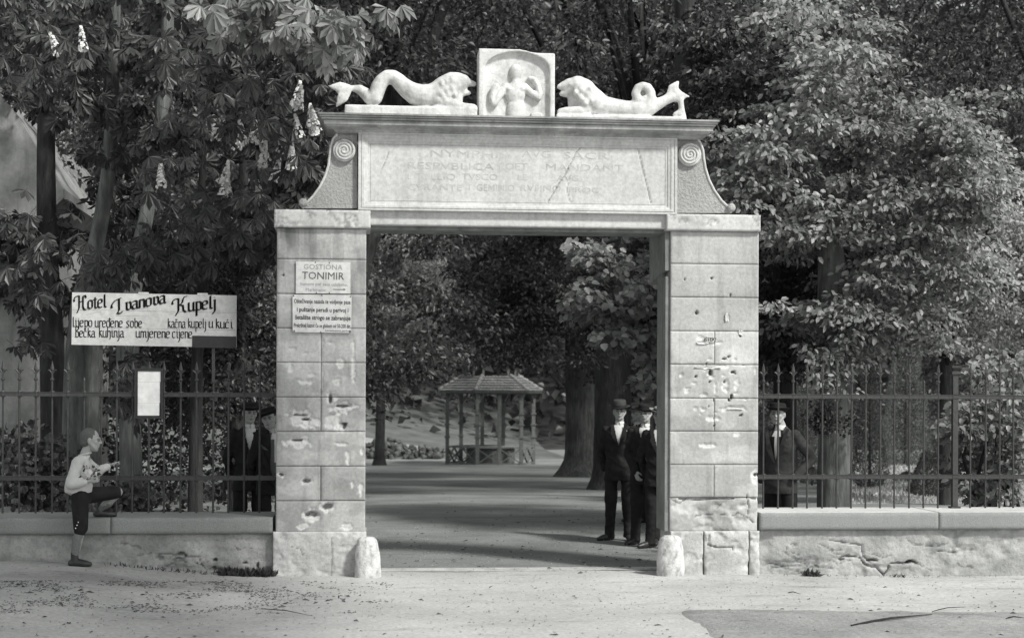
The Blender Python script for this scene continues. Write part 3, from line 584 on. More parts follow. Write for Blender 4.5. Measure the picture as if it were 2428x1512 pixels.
def nib(b, strokes, fx, y, nw):
    """strokes in units; fx maps (u,v)->(x,z)"""
    for st in strokes:
        for (a, c), (d, e) in zip(st[:-1], st[1:]):
            n1 = (.5*nw, .30*nw); _lift[0] = (_lift[0]+.00007) % .0014; yy = y-_lift[0]
            q = [fx(a-n1[0], c-n1[1]), fx(a+n1[0], c+n1[1]), fx(d+n1[0], e+n1[1]), fx(d-n1[0], e-n1[1])]
            h = [fx(a-.06, c+.03), fx(a+.06, c-.03), fx(d+.06, e-.03), fx(d-.06, e+.03)]
            for Q in (q, h): b.add([(X_, yy, Z_) for X_, Z_ in Q], [(0, 1, 2, 3)])
hs_ = thing('hotel_sign', 'long white board lettered Hotel Ivanova Kupelj fixed above the left fence', 'sign')
YS = YF-.05
c4 = [P(169.5, 817, YS), P(455.5, 822, YS), P(560.5, 797, YS), P(561, 700, YS), P(171, 692.5, YS)]
lo, hi = [(c.x, c.z) for c in (P(169.5, 817, YS), P(560.5, 824, YS), P(561, 700, YS), P(171, 692.5, YS))], 0
zmid = lambda t, s: lo[0]
def bil(u, v, a, b_, c, d): return ((a[0]*(1-u)+b_[0]*u)*(1-v)+(d[0]*(1-u)+c[0]*u)*v, (a[1]*(1-u)+b_[1]*u)*(1-v)+(d[1]*(1-u)+c[1]*u)*v)
for k in range(3):   # three planks
    poly = [bil(u, v, *lo) for u, v in ((0, k/3+.002), (1, k/3+.002), (1, (k+1)/3-.002), (0, (k+1)/3-.002))]
    B().prism(poly, YS, YS+.022).obj('plank', 'sign', hs_)
B().prism([bil(u, v, *lo) for u, v in ((.73, -.01), (.999, -.01), (.999, .215), (.73, .215))], YS-.004, YS-.0005).obj('dark_strip', 'dim', hs_)
for px in (240, 506):
    x = X(px, YF); B().bar((x, YF-.012, P(400, 870, YF).z-.15), (x, YF-.012, P(400, 696, YF).z), .03, .012).obj('bracket', 'iron', hs_)
for px in (335, 445): q = P(px+(30 if px > 400 else 0)+5, 692+.02*(px-170), YS); B().box(q.x-.05, q.x+.05, YS-.003, YS+.03, q.z-.01, q.z+.012).obj('clip', 'sign', hs_)
bt = B(); yt = YS-.003
def line_txt(s, xa, xb, yb, xh, nw=.17, rise=0.0, vx=1.0):
    st, wd = lay(s); x0 = min(a for q in st for a, c in q); x1 = max(a for q in st for a, c in q); S = (xb-xa)/(x1-x0)
    def fx(u, v):
        px = xa+(u-x0)*S; py = yb-v*xh-(px-xa)*rise; q = P(px, py, YS); return q.x, q.z
    nib(bt, st, fx, yt, nw)
line_txt('Hotel', 175, 252, 736, 21, .22, .10); line_txt('Ivanova', 264, 393, 743, 20, .22, .19); line_txt('Kupelj', 408, 510, 743, 21, .22, .12)
for s_, a, c, yb, xh in (('lijepo', 174, 218, 774, 15.5), ('uređene', 226, 290, 775, 15.5), ('sobe', 300, 336, 776, 15.5), ('kačna', 399, 440, 777, 15.5), ('kupelj', 447, 488, 777, 15.5), ('u', 496, 506, 777, 15.5), ('kući', 513, 552, 778, 15.5),
                         ('Bečka', 178, 226, 799, 15.5), ('kuhinja', 236, 294, 799, 15.5), ('umjerene', 323, 402, 800, 15.5), ('cijene', 409, 455, 801, 15.5)):
    line_txt(s_, a, c, yb, xh, .15, -.012)
bt.obj('lettering', 'ink', hs_)
bt = B()
for s_ in ([(275, 748), (320, 735), (350, 729), (352, 748), (275, 748)], [(400, 745), (455, 735), (490, 728), (492, 744)], [(205, 746), (238, 738), (240, 746)], [(300, 755), (320, 764), (345, 765)]):
    for (a, c), (d, e) in zip(s_[:-1], s_[1:]):
        q, r_ = P(a, c, YS), P(d, e, YS); bt.bar((q.x, YS-.001, q.z), (r_.x, YS-.001, r_.z), .002, .0015, up=(0, 1, 0))
bt.obj('pencil_outline', 'pencil', hs_)
# tavern plate and park rules plate on the left pillar
def plate(name, label, c4, body, yv=-.02, th=.008):
    t = thing(name, label, 'sign', 'enamel plates on the left pillar'); q = [(P(a, c, yv).x, P(a, c, yv).z) for a, c in c4]
    B().prism(q, yv, yv+th).obj('plate', 'signwhite', t)
    for a, c in body: B().tube([(P(a, c, yv).x, yv+.02, P(a, c, yv).z), (P(a, c, yv).x, yv-.006, P(a, c, yv).z)], .006, 8).obj('nail', 'frame', t)
    return t
t1 = plate('tavern_sign', 'upper white plate reading Gostiona Tonimir in grey letters on the left pillar', [(701.5, 695.5), (831, 696), (831, 621.5), (702, 619.5)], [(748, 622), (781, 623), (781, 694), (750, 694)])
def tx(t, s, xa, xb, yb, h, mat, bold=0., yv=-.022, shear=0):
    q, q2 = P(xa, yb, yv), P(xb, yb, yv); text('lettering', s, q.x, q.z, yv, h*(CY)/F, mat, t, q2.x-q.x, bold=bold, roty=.012, shear=shear)
tx(t1, 'GOSTIONA', 720, 812, 637.5, 11.5, 'faded', 0); tx(t1, 'TONIMIR', 716, 816, 661, 17, 'ink2', 0); tx(t1, 'šumom pol sata udaljeno,', 712, 825, 676, 7.5, 'faded'); tx(t1, 'Markirano:', 725, 773, 690, 7.5, 'faded')
q = P(790, 686, -.022); B().box(q.x, q.x+.10, -.023, -.0215, q.z-.003, q.z+.003).add([(q.x+.10, -.0225, q.z+.011), (q.x+.10, -.0225, q.z-.011), (q.x+.122, -.0225, q.z)], [(0, 1, 2)]).obj('arrow', 'ink2', t1)
t2 = plate('park_rules_sign', 'lower white plate with dense black park rules and rusty corners on the left pillar', [(694, 783), (700, 787), (828, 789), (833, 785), (834, 703), (830, 699), (698, 698), (693.5, 702)], [(696, 701), (763, 700), (831, 703), (698, 784), (760, 787), (830, 786)])
for s_, a, c, yb, h, bo in (('Oštečivanje nasada te vodjenje pasa', 697, 831, 718, 9.5, .012), ('i puštanje peradi u perivoj i', 704, 826, 738, 10, .016), ('šetalište strogo se zabranjuje', 700, 831, 756.5, 10, .018), ('Prekršitelj kaznit če se globom od 50-200 din.', 697, 832, 775, 9, .012), ('Upraviteljstvo perivoja', 771, 832, 785.5, 5, 0)):
    tx(t2, s_, a, c, yb, h, 'ink', bo, shear=0 if h > 6 else .3)
# framed notice on the left fence
nb = thing('notice_frame', 'framed white paper notice tied to the left fence beside the boy', 'notice board')
yn = YF-.06; q = [P(319, 992, yn), P(387, 992, yn), P(388, 873, yn), P(321, 873, yn)]; x0, x1, z0, z1 = q[0].x, q[1].x, q[0].z, q[2].z
B().box(x0+.01, x1-.01, yn+.01, yn+.02, z0+.01, z1-.01).obj('backing', 'frame', nb)
for bx_ in ((x0, x1, z0, z0+.022), (x0, x1, z1-.022, z1), (x0, x0+.022, z0+.0225, z1-.0225), (x1-.022, x1, z0+.0225, z1-.0225)): B().box(bx_[0], bx_[1], yn-.012, yn+.022, bx_[2], bx_[3]).obj('frame_strip', 'frame', nb)
zs = [z1-.03, P(350, 905, yn).z, P(350, 955, yn).z, z0+.03]
for k in range(3): g_ = B().box(x0+.03, x1-.027-.006*k, yn+.002+.002*(k % 2), yn+.0088, zs[k+1]+.001, zs[k]).obj('paper_sheet', 'paper', nb)
for z in (.8, .2): B().bar((x1-.01, yn, z0+(z1-z0)*z), (x1+.05, YF, z0+(z1-z0)*z), .012).obj('wire_tie', 'iron', nb)
# torn paper on the right pillar
def scrap(px, py, w_, h_, seed, label, txt=None):
    r_ = np.random.RandomState(seed); c = P(px, py, -.004); S = CY/F; n = 14; pts = []
    for k in range(n): a = 2*math.pi*k/n; rr = r_.uniform(.65, 1.05); pts.append((c.x+w_*S*rr*math.copysign(abs(math.cos(a))**.6, math.cos(a)), c.z+h_*S*rr*math.copysign(abs(math.sin(a))**.6, math.sin(a))))
    t = thing('paper_scrap', label, 'paper scrap', 'torn poster scraps on the right pillar')
    V = [(x, -.006-r_.uniform(0, .012), z) for x, z in pts]+[(c.x, -.004, c.z)]; link('paper', mesh('paper', V, [(k, (k+1) % n, n) for k in range(n)]), 'scrap', t)
    if txt: q = P(px-w_*.75, py+3.5, -.02); text('lettering', txt, q.x, q.z, -.0195, 8*S, 'ink', t, w_*1.5*S, bold=.02)
scrap(1684, 805, 19, 6.5, 1, 'torn strip of poster lettered ISTEKI on the right pillar', 'IŠTEKI')
scrap(1723, 752, 5, 12, 4, 'small peeling paper tongue high on the right pillar'); scrap(1665, 812, 16, 4, 6, 'crumpled poster shred left of the lettered strip')
scrap(1676, 870, 38, 3, 8, 'long pale horizontal poster shred on the right pillar'); scrap(1745, 966, 26, 3, 9, 'thin pale poster strip on the right half of the right pillar')
scrap(1757, 788, 6, 8, 12, 'tiny scrap of paper right of the lettered strip')
# ================================================================== statues on the cornice
def pc(pts, Y): return [P(a, c, Y) for a, c in pts]
S_ = (CY+.15)/F
def statue_chain(b, lst, Y):
    lst = [(q[0], q[1], q[2], Y+(q[3] if len(q) > 3 else 0)) for q in lst]
    b.chain([P(a, c, y) for a, c, r, y in lst], [r*S_*1.2 for a, c, r, y in lst])
YM = .14
b = B()
statue_chain(b, [(826, 209, 5), (840, 210, 7, .05), (853, 213, 10, .08), (866, 222, 12, .1), (877, 235, 12), (889, 232, 15), (894, 218, 15), (898, 205, 15.5), (905, 193, 14.5), (918, 182.5, 14), (932, 182.5, 14), (943, 191, 15.5), (955, 203, 17), (968, 214, 19), (985, 224, 22), (1003, 228, 23), (1022, 228, 24), (1042, 223, 27), (1058, 212, 28), (1073, 202, 26), (1084, 198, 22)], YM)
statue_chain(b, [(1084, 195, 20), (1098, 193, 14), (1112, 197, 8), (1124, 199.5, 5.5)], YM)
statue_chain(b, [(1086, 210, 17), (1098, 220, 8), (1113, 221, 4.5)], YM); statue_chain(b, [(1075, 220, 20), (1080, 236, 15), (1086, 245, 10)], YM)
statue_chain(b, [(1037, 238, 14, -.06), (1062, 244, 9, -.1), (1100, 252, 7, -.1), (1122, 256, 8, -.09), (1128, 258, 6, -.08)], YM)
for (a, c, r) in [(1048, 200, 8), (1058, 214, 8), (1046, 222, 9), (1064, 226, 8), (1072, 212, 8), (1060, 196, 8), (1054, 234, 7), (1078, 226, 6), (1070, 190, 7)]: b.ell(P(a, c, YM-.10), (r*S_, .05, r*S_*1.3), 10, 6)
b.ell(P(1090, 189, YM-.07), (.02, .03, .014), 8, 6)
for tip, mid in (((775, 204), (805, 208)), ((795, 257), (812, 232))):
    st = P(830, 208, YM); mi = P(*mid, YM); ti = P(*tip, YM); b.tube([st, mi, ti], [.035, .062, .004], 10, True, .45)
b.add(*(lambda q: (q.v, q.f))(B().rings([(P(816, 260, .02).x, P(1132, 260, .02).x, .0, .34, CTOP-.0), (P(817, 260, .02).x, P(1132, 260, .02).x, .0, .34, P(900, 252, .02).z), (P(819, 260, .02).x, P(1130, 260, .02).x, .02, .33, P(900, 249.5, .02).z)])))
b.box(P(818, 0, 0).x, P(900, 0, 0).x, .02, .3, P(850, 252, 0).z, P(850, 247, 0).z)
st1 = link('sea_lion_statue', fuse(b, .013, 3), 'marble'); tag(st1, 'carved sea creature with humped snaking body facing right, left of the relief', 'statue')
b = B()
statue_chain(b, [(1327, 206, 6), (1338, 204, 10), (1352, 203, 15), (1370, 206, 22), (1384, 216, 25), (1393, 232, 28), (1410, 243, 26), (1430, 252, 21), (1455, 256, 19), (1485, 259, 17), (1515, 260, 18), (1540, 256, 16), (1560, 247, 12), (1577, 238, 10), (1592, 230, 11)], YM)
statue_chain(b, [(1350, 214, 14), (1340, 222, 8), (1332, 223, 5.5)], YM); statue_chain(b, [(1372, 224, 20), (1364, 240, 16), (1362, 258, 13)], YM)
statue_chain(b, [(1536, 250, 11), (1544, 235, 10), (1543, 220, 9.5), (1536, 208, 9), (1524, 204, 8.5), (1512, 209, 8.5), (1507, 222, 9), (1511, 236, 9), (1522, 240, 8), (1530, 231, 5)], YM-.03)
b.ell(P(1524, 222, YM+.03), (.07, .03, .07), 12, 8)
statue_chain(b, [(1330, 266, 8, -.08), (1345, 264, 9, -.09), (1375, 264, 10, -.08), (1392, 256, 14, -.04)], YM)
for tip, mid, r_ in (((1610, 189), (1597, 210), .062), ((1638, 229), (1610, 226), .058)):
    b.tube([P(1586, 234, YM), P(*mid, YM), P(*tip, YM)], [.04, r_, .004], 10, True, .5)
b.ell(P(1602, 226, YM), (.075, .045, .07), 12, 8)
statue_chain(b, [(1614, 236, 6), (1616, 258, 6), (1618, 282, 9)], YM); statue_chain(b, [(1600, 272, 5), (1612, 266, 6)], YM)
for (a, c, r) in [(1378, 214, 8), (1392, 224, 8), (1376, 232, 8), (1402, 238, 8), (1388, 244, 9), (1364, 220, 6), (1398, 212, 7)]: b.ell(P(a, c, YM-.11), (r*S_, .04, r*S_*1.2), 10, 6)
b.ell(P(1352, 201, YM-.06), (.02, .03, .014), 8, 6)
b.rings([(P(1320, 0, .02).x, P(1621, 0, .02).x, 0, .34, CTOP), (P(1320, 0, .02).x, P(1620, 0, .02).x, 0, .34, P(1500, 276, .02).z), (P(1322, 0, .02).x, P(1618, 0, .02).x, .02, .33, P(1500, 274, .02).z)])
st2 = link('sea_lion_statue', fuse(b, .013, 3), 'marble'); tag(st2, 'carved lion headed sea creature with coiled tail, right of the relief slab', 'statue')
# relief between them
rel = thing('relief_slab', 'tall pale relief slab with a half figure in an arched niche standing mid cornice', 'relief')
yr0 = .02; rz0 = CTOP+.002; rx0, rx1 = P(1136, 0, yr0).x, P(1317, 0, yr0).x; rz1 = P(1200, 116, yr0).z; rz1b = P(1300, 126, yr0).z
cxr = (rx0+rx1)/2-.015
fr = [(rx0, rz0), (rx1, rz0), (rx1+.004, rz1b-.02), (rx1-.02, rz1b), (P(1272, 0, yr0).x, rz1b+.012), (P(1240, 0, yr0).x, rz1), (rx0+.01, rz1+.004), (rx0, rz1-.01)]
b = B().prism(fr, yr0+.055, yr0+.30)
nx0, nx1 = rx0+.06, rx1-.055; nzt = rz1-.20; rr = (nx1-nx0)/2; na = [(nx1, nzt)]+[((nx0+nx1)/2+rr*math.cos(t), nzt+.175*math.sin(t)) for t in np.linspace(0, math.pi, 18)]+[(nx0, nzt)]
for poly in ([(rx0, rz0), (nx0, rz0), (nx0, nzt), (rx0, nzt)], [(nx1, rz0), (rx1, rz0), (rx1, nzt), (nx1, nzt)]): b.prism(poly, yr0, yr0+.06)
top = [(p[0], p[1]) for p in na[1:-1]]
def topz(x): return rz1-.002 if x < P(1240, 0, yr0).x else max(rz1b, rz1-(x-P(1240, 0, yr0).x)*.33)
for (a, c) in zip(top[:-1], top[1:]): b.prism([(c[0], c[1]), (a[0], a[1]), (a[0], topz(a[0])), (c[0], topz(c[0]))], yr0, yr0+.06)
b.prism([(nx1, nzt), (rx1, nzt), (rx1, topz(rx1)), (nx1, topz(nx1))], yr0, yr0+.06); b.prism([(rx0, nzt), (nx0, nzt), (nx0, topz(nx0)), (rx0, topz(rx0))], yr0, yr0+.06)
link('niche_slab', fuse(b, .012, 2), 'marble', rel)
b = B(); yq = yr0+.05
f_ = lambda px, py, d=0: P(px, py, yq+d)
b.ell(f_(1222, 172), (.062, .055, .085), 14, 10); b.chain([f_(1222, 185), f_(1222, 200)], [.035, .045])
b.ell(f_(1222, 222), (.105, .06, .12), 16, 10); b.ell(f_(1224, 262), (.095, .055, .15), 16, 10); b.ell(f_(1206, 212), (.04, .06, .04), 10, 8); b.ell(f_(1237, 212), (.04, .06, .04), 10, 8)
b.chain([f_(1200, 206), f_(1184, 226, -.02), f_(1172, 246, -.02), f_(1166, 235, -.02), f_(1168, 214, -.02), f_(1176, 205, -.02)], [.04, .038, .036, .032, .03, .032])
b.chain([f_(1243, 206), f_(1258, 220, -.02), f_(1276, 232, -.02), f_(1280, 222, -.02), f_(1274, 202, -.02), f_(1266, 190, -.02), f_(1256, 186, -.02)], [.04, .038, .036, .032, .03, .032, .024])
b.box(f_(1258, 280).x, f_(1286, 280).x, yq-.02, yq+.03, f_(1260, 283).z, f_(1260, 268).z)
link('half_figure', fuse(b, .010, 2), 'marble', rel)
# ================================================================== people
def rotv(v, ang, ax='Z'): return Matrix.Rotation(ang, 3, ax) @ Vector(v)
def handprims(b, w, d, n, s=1., curl=.5, side=1):
    """w wrist, d towards fingers, n palm normal"""
    w = Vector(w); d = Vector(d).normalized(); n = Vector(n); n = (n-d*n.dot(d)).normalized(); x = d.cross(n)*side
    b.caps(w-d*.03*s, w+d*.01*s, .024*s, .022*s)
    Rm = Matrix((x, n, d)).transposed(); b.ell(w+d*.045*s, (.040*s, .015*s, .048*s), 12, 8, Rm)
    for i, (o, L) in enumerate(((-.030, .066), (-.010, .076), (.011, .072), (.030, .058))):
        p = w+d*.075*s+x*o*s; dd = d+x*o*2.2; dd.normalize(); r = .0092*s
        for k, fr_ in enumerate((.42, .33, .25)):
            c_ = curl*(.5+.5*k)*(1+.12*i); dd2 = (dd*math.cos(c_)+n*math.sin(c_)).normalized(); q = p+dd2*L*fr_*s; b.caps(p, q, r, r*.92, 8); r *= .92; p = q; dd = dd2
    p = w+d*.022*s-x*.030*s; dd = (d*.75-x*.75+n*.25).normalized(); q = p+dd*.035*s; b.caps(p, q, .0115*s, .0105*s, 8); q2 = q+(dd*.6+d*.6+n*.35).normalized()*.032*s; b.caps(q, q2, .0102*s, .009*s, 8)
def headprims(b, c, Rh, s):
    L = lambda x, y, z: c+Rh @ (Vector((x, y, z))*s)
    E = lambda p, r, n=14, m=10: b.ell(L(*p), tuple(k*s for k in r), n, m, Rh)
    E((0, .018, .022), (.074, .094, .096)); E((0, -.020, -.035), (.056, .066, .072)); E((0, -.050, -.092), (.030, .026, .022)); E((0, -.03, -.075), (.046, .045, .035))
    b.caps(L(0, -.086, .016), L(0, -.101, -.022), .006*s, .0085*s, 8); E((.008, -.092, -.026), (.008, .007, .006), 8, 6); E((-.008, -.092, -.026), (.008, .007, .006), 8, 6)
    b.caps(L(-.036, -.073, .026), L(.036, -.073, .026), .012*s, .012*s, 8)
    for k in (-1, 1): E((k*.034, -.050, -.020), (.024, .022, .026)); E((k*.077, .012, -.008), (.010, .020, .032), 8, 8); b.caps(L(k*.052, .0, -.035), L(k*.030, -.05, -.085), .022*s, .018*s, 8)
    E((0, -.080, -.052), (.020, .010, .006), 8, 6); E((0, -.079, -.062), (.017, .010, .006), 8, 6)
    return L
def person(label, pos, rz, H=1.72, hs=1.0, yaw=0, pitch=0, tilt=0, hat=None, suit='suit', vee=(1.17, .062), J=None, hands=(1, 1), vest=False, shirt='shirt', trouser=None, hl_=None, hr_=None, lean=(0, 0), group='men in suits and hats around the gateway', fold=.018):
    """built facing -Y and turned by rz; J moves joints (metres for a 1.75 m man)"""
    s = H/1.75; j = dict(hip_l=(.09, 0, .92), knee_l=(.11, -.01, .50), ank_l=(.12, .02, .09), toe_l=(.15, -.15, .03), hip_r=(-.09, 0, .92), knee_r=(-.11, -.01, .50), ank_r=(-.12, .02, .09), toe_r=(-.15, -.15, .03),
        sh_l=(.168, .005, 1.385), el_l=(.245, .03, 1.13), wr_l=(.25, -.03, .88), sh_r=(-.168, .005, 1.385), el_r=(-.245, .03, 1.13), wr_r=(-.25, -.03, .88), pel=(0, 0, .96), chest=(0, 0, 1.28), neck=(0, .01, 1.49), head=(0, -.015, 1.625))
    if J: j.update(J)
    j = {k: Vector(v)*s for k, v in j.items()}
    t = thing('person', label, 'person', group, pos, rz)
    Rh = Matrix.Rotation(yaw, 3, 'Z') @ Matrix.Rotation(tilt, 3, 'Y') @ Matrix.Rotation(pitch, 3, 'X'); hsz = s*hs
    # body
    b = B(); dx, dy = j['chest'].x, j['chest'].y
    b.loft([(j['pel'].x, j['pel'].y, .84*s, .13*s, .10*s), (j['pel'].x, j['pel'].y, .98*s, .14*s, .10*s), (dx*.6, dy*.6, 1.12*s, .125*s, .09*s), (dx, dy, 1.30*s, .155*s, .105*s), (dx, dy, 1.40*s, .15*s, .09*s), (j['neck'].x, j['neck'].y, 1.48*s, .06*s, .055*s)])
    b.chain([j['neck']-Vector((0, 0, .05*s)), j['neck'], j['head']+Rh @ Vector((0, .012, -.05))*hsz], [.06*s, .054*hsz, .052*hsz])
    for k in 'lr':
        b.chain([j['sh_'+k], j['el_'+k], j['wr_'+k]], [.05*s, .038*s, .026*s]); b.chain([j['hip_'+k], j['knee_'+k], j['ank_'+k], j['ank_'+k].lerp(j['toe_'+k], .7)-Vector((0, 0, .022*s))], [.075*s, .052*s, .034*s, .012*s])
    parts = [fuse(b, .013*s, 1)]
    b = B(); L = headprims(b, j['head'], Rh, hsz); b.chain([j['neck'], j['head']+Rh @ Vector((0, .015, -.05))*hsz], [.056*hsz, .052*hsz]); parts.append(fuse(b, .0062*hsz, 2, .5))
    for k, sd, on, par in (('l', 1, hands[0], hl_), ('r', -1, hands[1], hr_)):
        if on:
            b = B(); d = par[0] if par else (j['wr_'+k]-j['el_'+k]).normalized(); n = par[1] if par else Vector((-sd*.8, -.3, 0)); handprims(b, j['wr_'+k], d, n, s*1.02, par[2] if par else .45, sd); parts.append(fuse(b, .0045, 1, .4))
    link('body', join(parts, 'body'), 'skin', t)
    # face details
    for k in (-1, 1):
        e = B(); e.ell(L(k*.031, -.079, .004), (.0115*hsz, .008*hsz, .0050*hsz), 10, 6, Rh); e.obj('eye', 'eye', t, True)
        e = B(); e.caps(L(k*.017, -.088, .024), L(k*.047, -.077, .025), .0045*hsz, .0035*hsz, 6); e.obj('eyebrow', 'hair', t, True)
    e = B(); e.ell(L(0, -.089, -.057), (.021*hsz, .004*hsz, .0035*hsz), 10, 6, Rh); e.obj('mouth', 'lip', t, True)
    e = B(); e.ell(L(0, .030, .026), (.079*hsz, .092*hsz, .098*hsz), 16, 12, Rh); e.ell(L(0, .05, -.02), (.073*hsz, .07*hsz, .07*hsz), 14, 10, Rh)
    hm = fuse(e, .009*hsz, 1); link('hair', hm, 'fairhair' if hat == 'none' else 'hair', t)
    # hat
    if hat and hat != 'none':
        kind, mt, tl = hat; Rt = Rh @ Matrix.Rotation(tl[0], 3, 'X') @ Matrix.Rotation(tl[1], 3, 'Y'); c = j['head']+Rh @ Vector((0, .012, .048))*hsz
        br, ch_, cr_ = {'fedora': (.138, .105, .088), 'low': (.128, .075, .090), 'bowler': (.118, .095, .088), 'boater': (.145, .062, .088)}[kind]
        def W(x, y, z): return c+Rt @ (Vector((x, y, z))*hsz)
        n = 28; pr = [(br, .012), (br*.99, .016), (br*.85, .004), (cr_*1.03, .002), (cr_, .01), (cr_*.97, .05), (cr_*.93, ch_*.86), (cr_*.80, ch_), (cr_*.35, ch_*(.90 if kind != 'bowler' else 1.08)), (.001, ch_*(.86 if kind != 'bowler' else 1.1))]
        V = [W(r*1.0*math.cos(2*math.pi*k/n), r*1.16*math.sin(2*math.pi*k/n), z+(.014*abs(math.cos(2*math.pi*k/n))**2 if i < 3 else 0)) for i, (r, z) in enumerate(pr) for k in range(n)]
        Vb = [W(r*math.cos(2*math.pi*k/n), r*1.16*math.sin(2*math.pi*k/n), z-.004+(.014*abs(math.cos(2*math.pi*k/n))**2 if i < 1 else 0)) for i, (r, z) in enumerate([(br, .012), (cr_*.96, -.006)]) for k in range(n)]
        Fc = [(i*n+k, i*n+(k+1) % n, (i+1)*n+(k+1) % n, (i+1)*n+k) for i in range(len(pr)-1) for k in range(n)]; o0 = len(V); Fc += [(o0+k, o0+n+k, o0+n+(k+1) % n, o0+(k+1) % n) for k in range(n)]
        ho = link('hat', mesh('hat', V+Vb, Fc, True), mt, t)
        V = [W(cr_*1.035*math.cos(2*math.pi*k/n), cr_*1.035*1.16*math.sin(2*math.pi*k/n), z) for z in (.006, .036) for k in range(n)]
        link('hat_band', mesh('hat_band', V, [(k, (k+1) % n, n+(k+1) % n, n+k) for k in range(n)], True), 'band', ho)
    # shirt with collar
    b = B(); b.loft([(dx*.5, dy*.5, .95*s, .148*s, .105*s), (dx*.8, dy*.8, 1.12*s, .150*s, .105*s), (dx, dy, 1.28*s, .172*s, .122*s), (dx, dy, 1.38*s, .172*s, .112*s), (j['neck'].x, j['neck'].y, 1.45*s, .10*s, .078*s), (j['neck'].x, j['neck'].y-.004, 1.465*s, .062*hsz, .062*hsz), (j['neck'].x, j['neck'].y-.008, 1.500*s, .056*hsz, .058*hsz)], 24)
    so_ = b.obj('shirt', shirt, t, True)
    for k in (-1, 1):
        q = j['neck']+Vector((0, -.066*hsz, .012*s)); b = B(); b.add([q+Vector((k*.002, -.004, 0)), q+Vector((k*.030, .012, .005)), q+Vector((k*.034, -.004, -.035))*s, q+Vector((k*.010, -.016, -.040))*s], [(0, 1, 2, 3)]); b.obj('collar_point', shirt, so_)
    if vest:
        b = B(); b.loft([(dx*.5, dy*.5, .93*s, .152*s, .112*s), (dx*.8, dy*.8, 1.12*s, .156*s, .112*s), (dx, dy, 1.28*s, .178*s, .127*s), (dx, dy, 1.38*s, .176*s, .117*s), (j['neck'].x, j['neck'].y, 1.452*s, .105*s, .084*s)], 30)
        me = mesh('waistcoat', b.v, b.f); 
        me = cutv(me, 1.20*s, .20, dx, s); link('waistcoat', me, vest, t, None)
    # jacket
    if suit:
        b = B(); b.loft([(dx*.2, dy*.3, .755*s, .190*s, .135*s), (dx*.3, dy*.3, .90*s, .185*s, .132*s), (dx*.6, dy*.6, 1.10*s, .165*s, .122*s), (dx, dy, 1.27*s, .188*s, .136*s), (dx, dy, 1.37*s, .185*s, .124*s), (dx, dy, 1.43*s, .150*s, .100*s), (j['neck'].x, j['neck'].y+.004, 1.475*s, .078*s, .074*s), (j['neck'].x, j['neck'].y+.01, 1.495*s, .068*s, .068*s)], 26)
        for k in 'lr':
            a, e_, w_ = j['sh_'+k], j['el_'+k], j['wr_'+k]; b.chain([a, e_, w_-(w_-e_)*.04], [.070*s, .056*s, .046*s]); 
        me = fuse(b, .011*s, 2); V = marr(me).copy(); N = np.empty(len(V)*3, np.float32); me.vertices.foreach_get('normal', N); N = N.reshape(-1, 3)
        V += N*(fold*2*(fbm(V[:, 0]*9+V[:, 2]*7, V[:, 2]*11-V[:, 1]*9, 3)-.5))[:, None]; me.vertices.foreach_set('co', V.ravel())
        me = cutv(me, vee[0]*s, vee[1]/(.30), dx, s, me); jo = link('jacket', me, suit, t)
        for k in (-1, 1):   # lapels
            zt_ = 1.47*s; zv = vee[0]*s; b = B(); y = lambda z: dy-(.142 if z < 1.30*s else .142-.045*(z/s-1.30)/.17)*s
            hw = lambda z: (z-zv)*vee[1]/.30
            V = []
            for z, wd in ((zv, .012), (zv+.10*s, .045), (zv+.17*s, .062), (zv+.20*s, .045), (zt_, .038)): V += [(dx+k*hw(z), y(z)+.002, z), (dx+k*(hw(z)+wd*s), y(z)-.002+.02*wd, z-.01)]
            b.add(V, [(2*i, 2*i+1, 2*i+3, 2*i+2) for i in range(4)]); b.obj('lapel', suit, jo)
    # trousers
    b = B(); tm = trouser or suit; b.loft([(j['pel'].x, j['pel'].y, .80*s, .15*s, .11*s), (j['pel'].x, j['pel'].y, .97*s, .150*s, .112*s), (j['pel'].x, j['pel'].y, 1.02*s, .142*s, .105*s)], 20)
    for k in 'lr':
        a, e_, w_ = j['hip_'+k], j['knee_'+k], j['ank_'+k]; b.chain([a, e_, w_+Vector((0, -.005, .005))], [.095*s, .078*s, .066*s]); b.loft([(w_.x, w_.y-.01, .045*s+0*s, .066*s, .078*s), (w_.x, w_.y-.005, .15*s, .066*s, .074*s)], 14)
    me = fuse(b, .012*s, 1); V = marr(me).copy(); N = np.empty(len(V)*3, np.float32); me.vertices.foreach_get('normal', N); N = N.reshape(-1, 3)
    V += N*(fold*2*(fbm(V[:, 0]*8, V[:, 2]*9, 3)-.5))[:, None]; me.vertices.foreach_set('co', V.ravel()); link('trousers', me, tm, t)
    for k in 'lr':
        a, q = j['ank_'+k], j['toe_'+k]; d = Vector((q.x-a.x, q.y-a.y, 0)).normalized(); a0 = Vector((a.x, a.y, 0)); b = B()
        b.chain([a0-d*.035*s+Vector((0, 0, .045*s)), a0+d*.04*s+Vector((0, 0, .05*s)), a0+d*.13*s+Vector((0, 0, .036*s)), a0+d*.185*s+Vector((0, 0, .028*s))], [.042*s, .044*s, .040*s, .028*s]); b.caps(a0+Vector((0, 0, .05*s)), a0+Vector((0, 0, .12*s)), .042*s, .04*s)
        me = fuse(b, .009*s, 2); V = marr(me).copy(); V[:, 2] = np.maximum(V[:, 2], .004); me.vertices.foreach_set('co', V.ravel()); link('shoe', me, 'shoe', t)
    return t
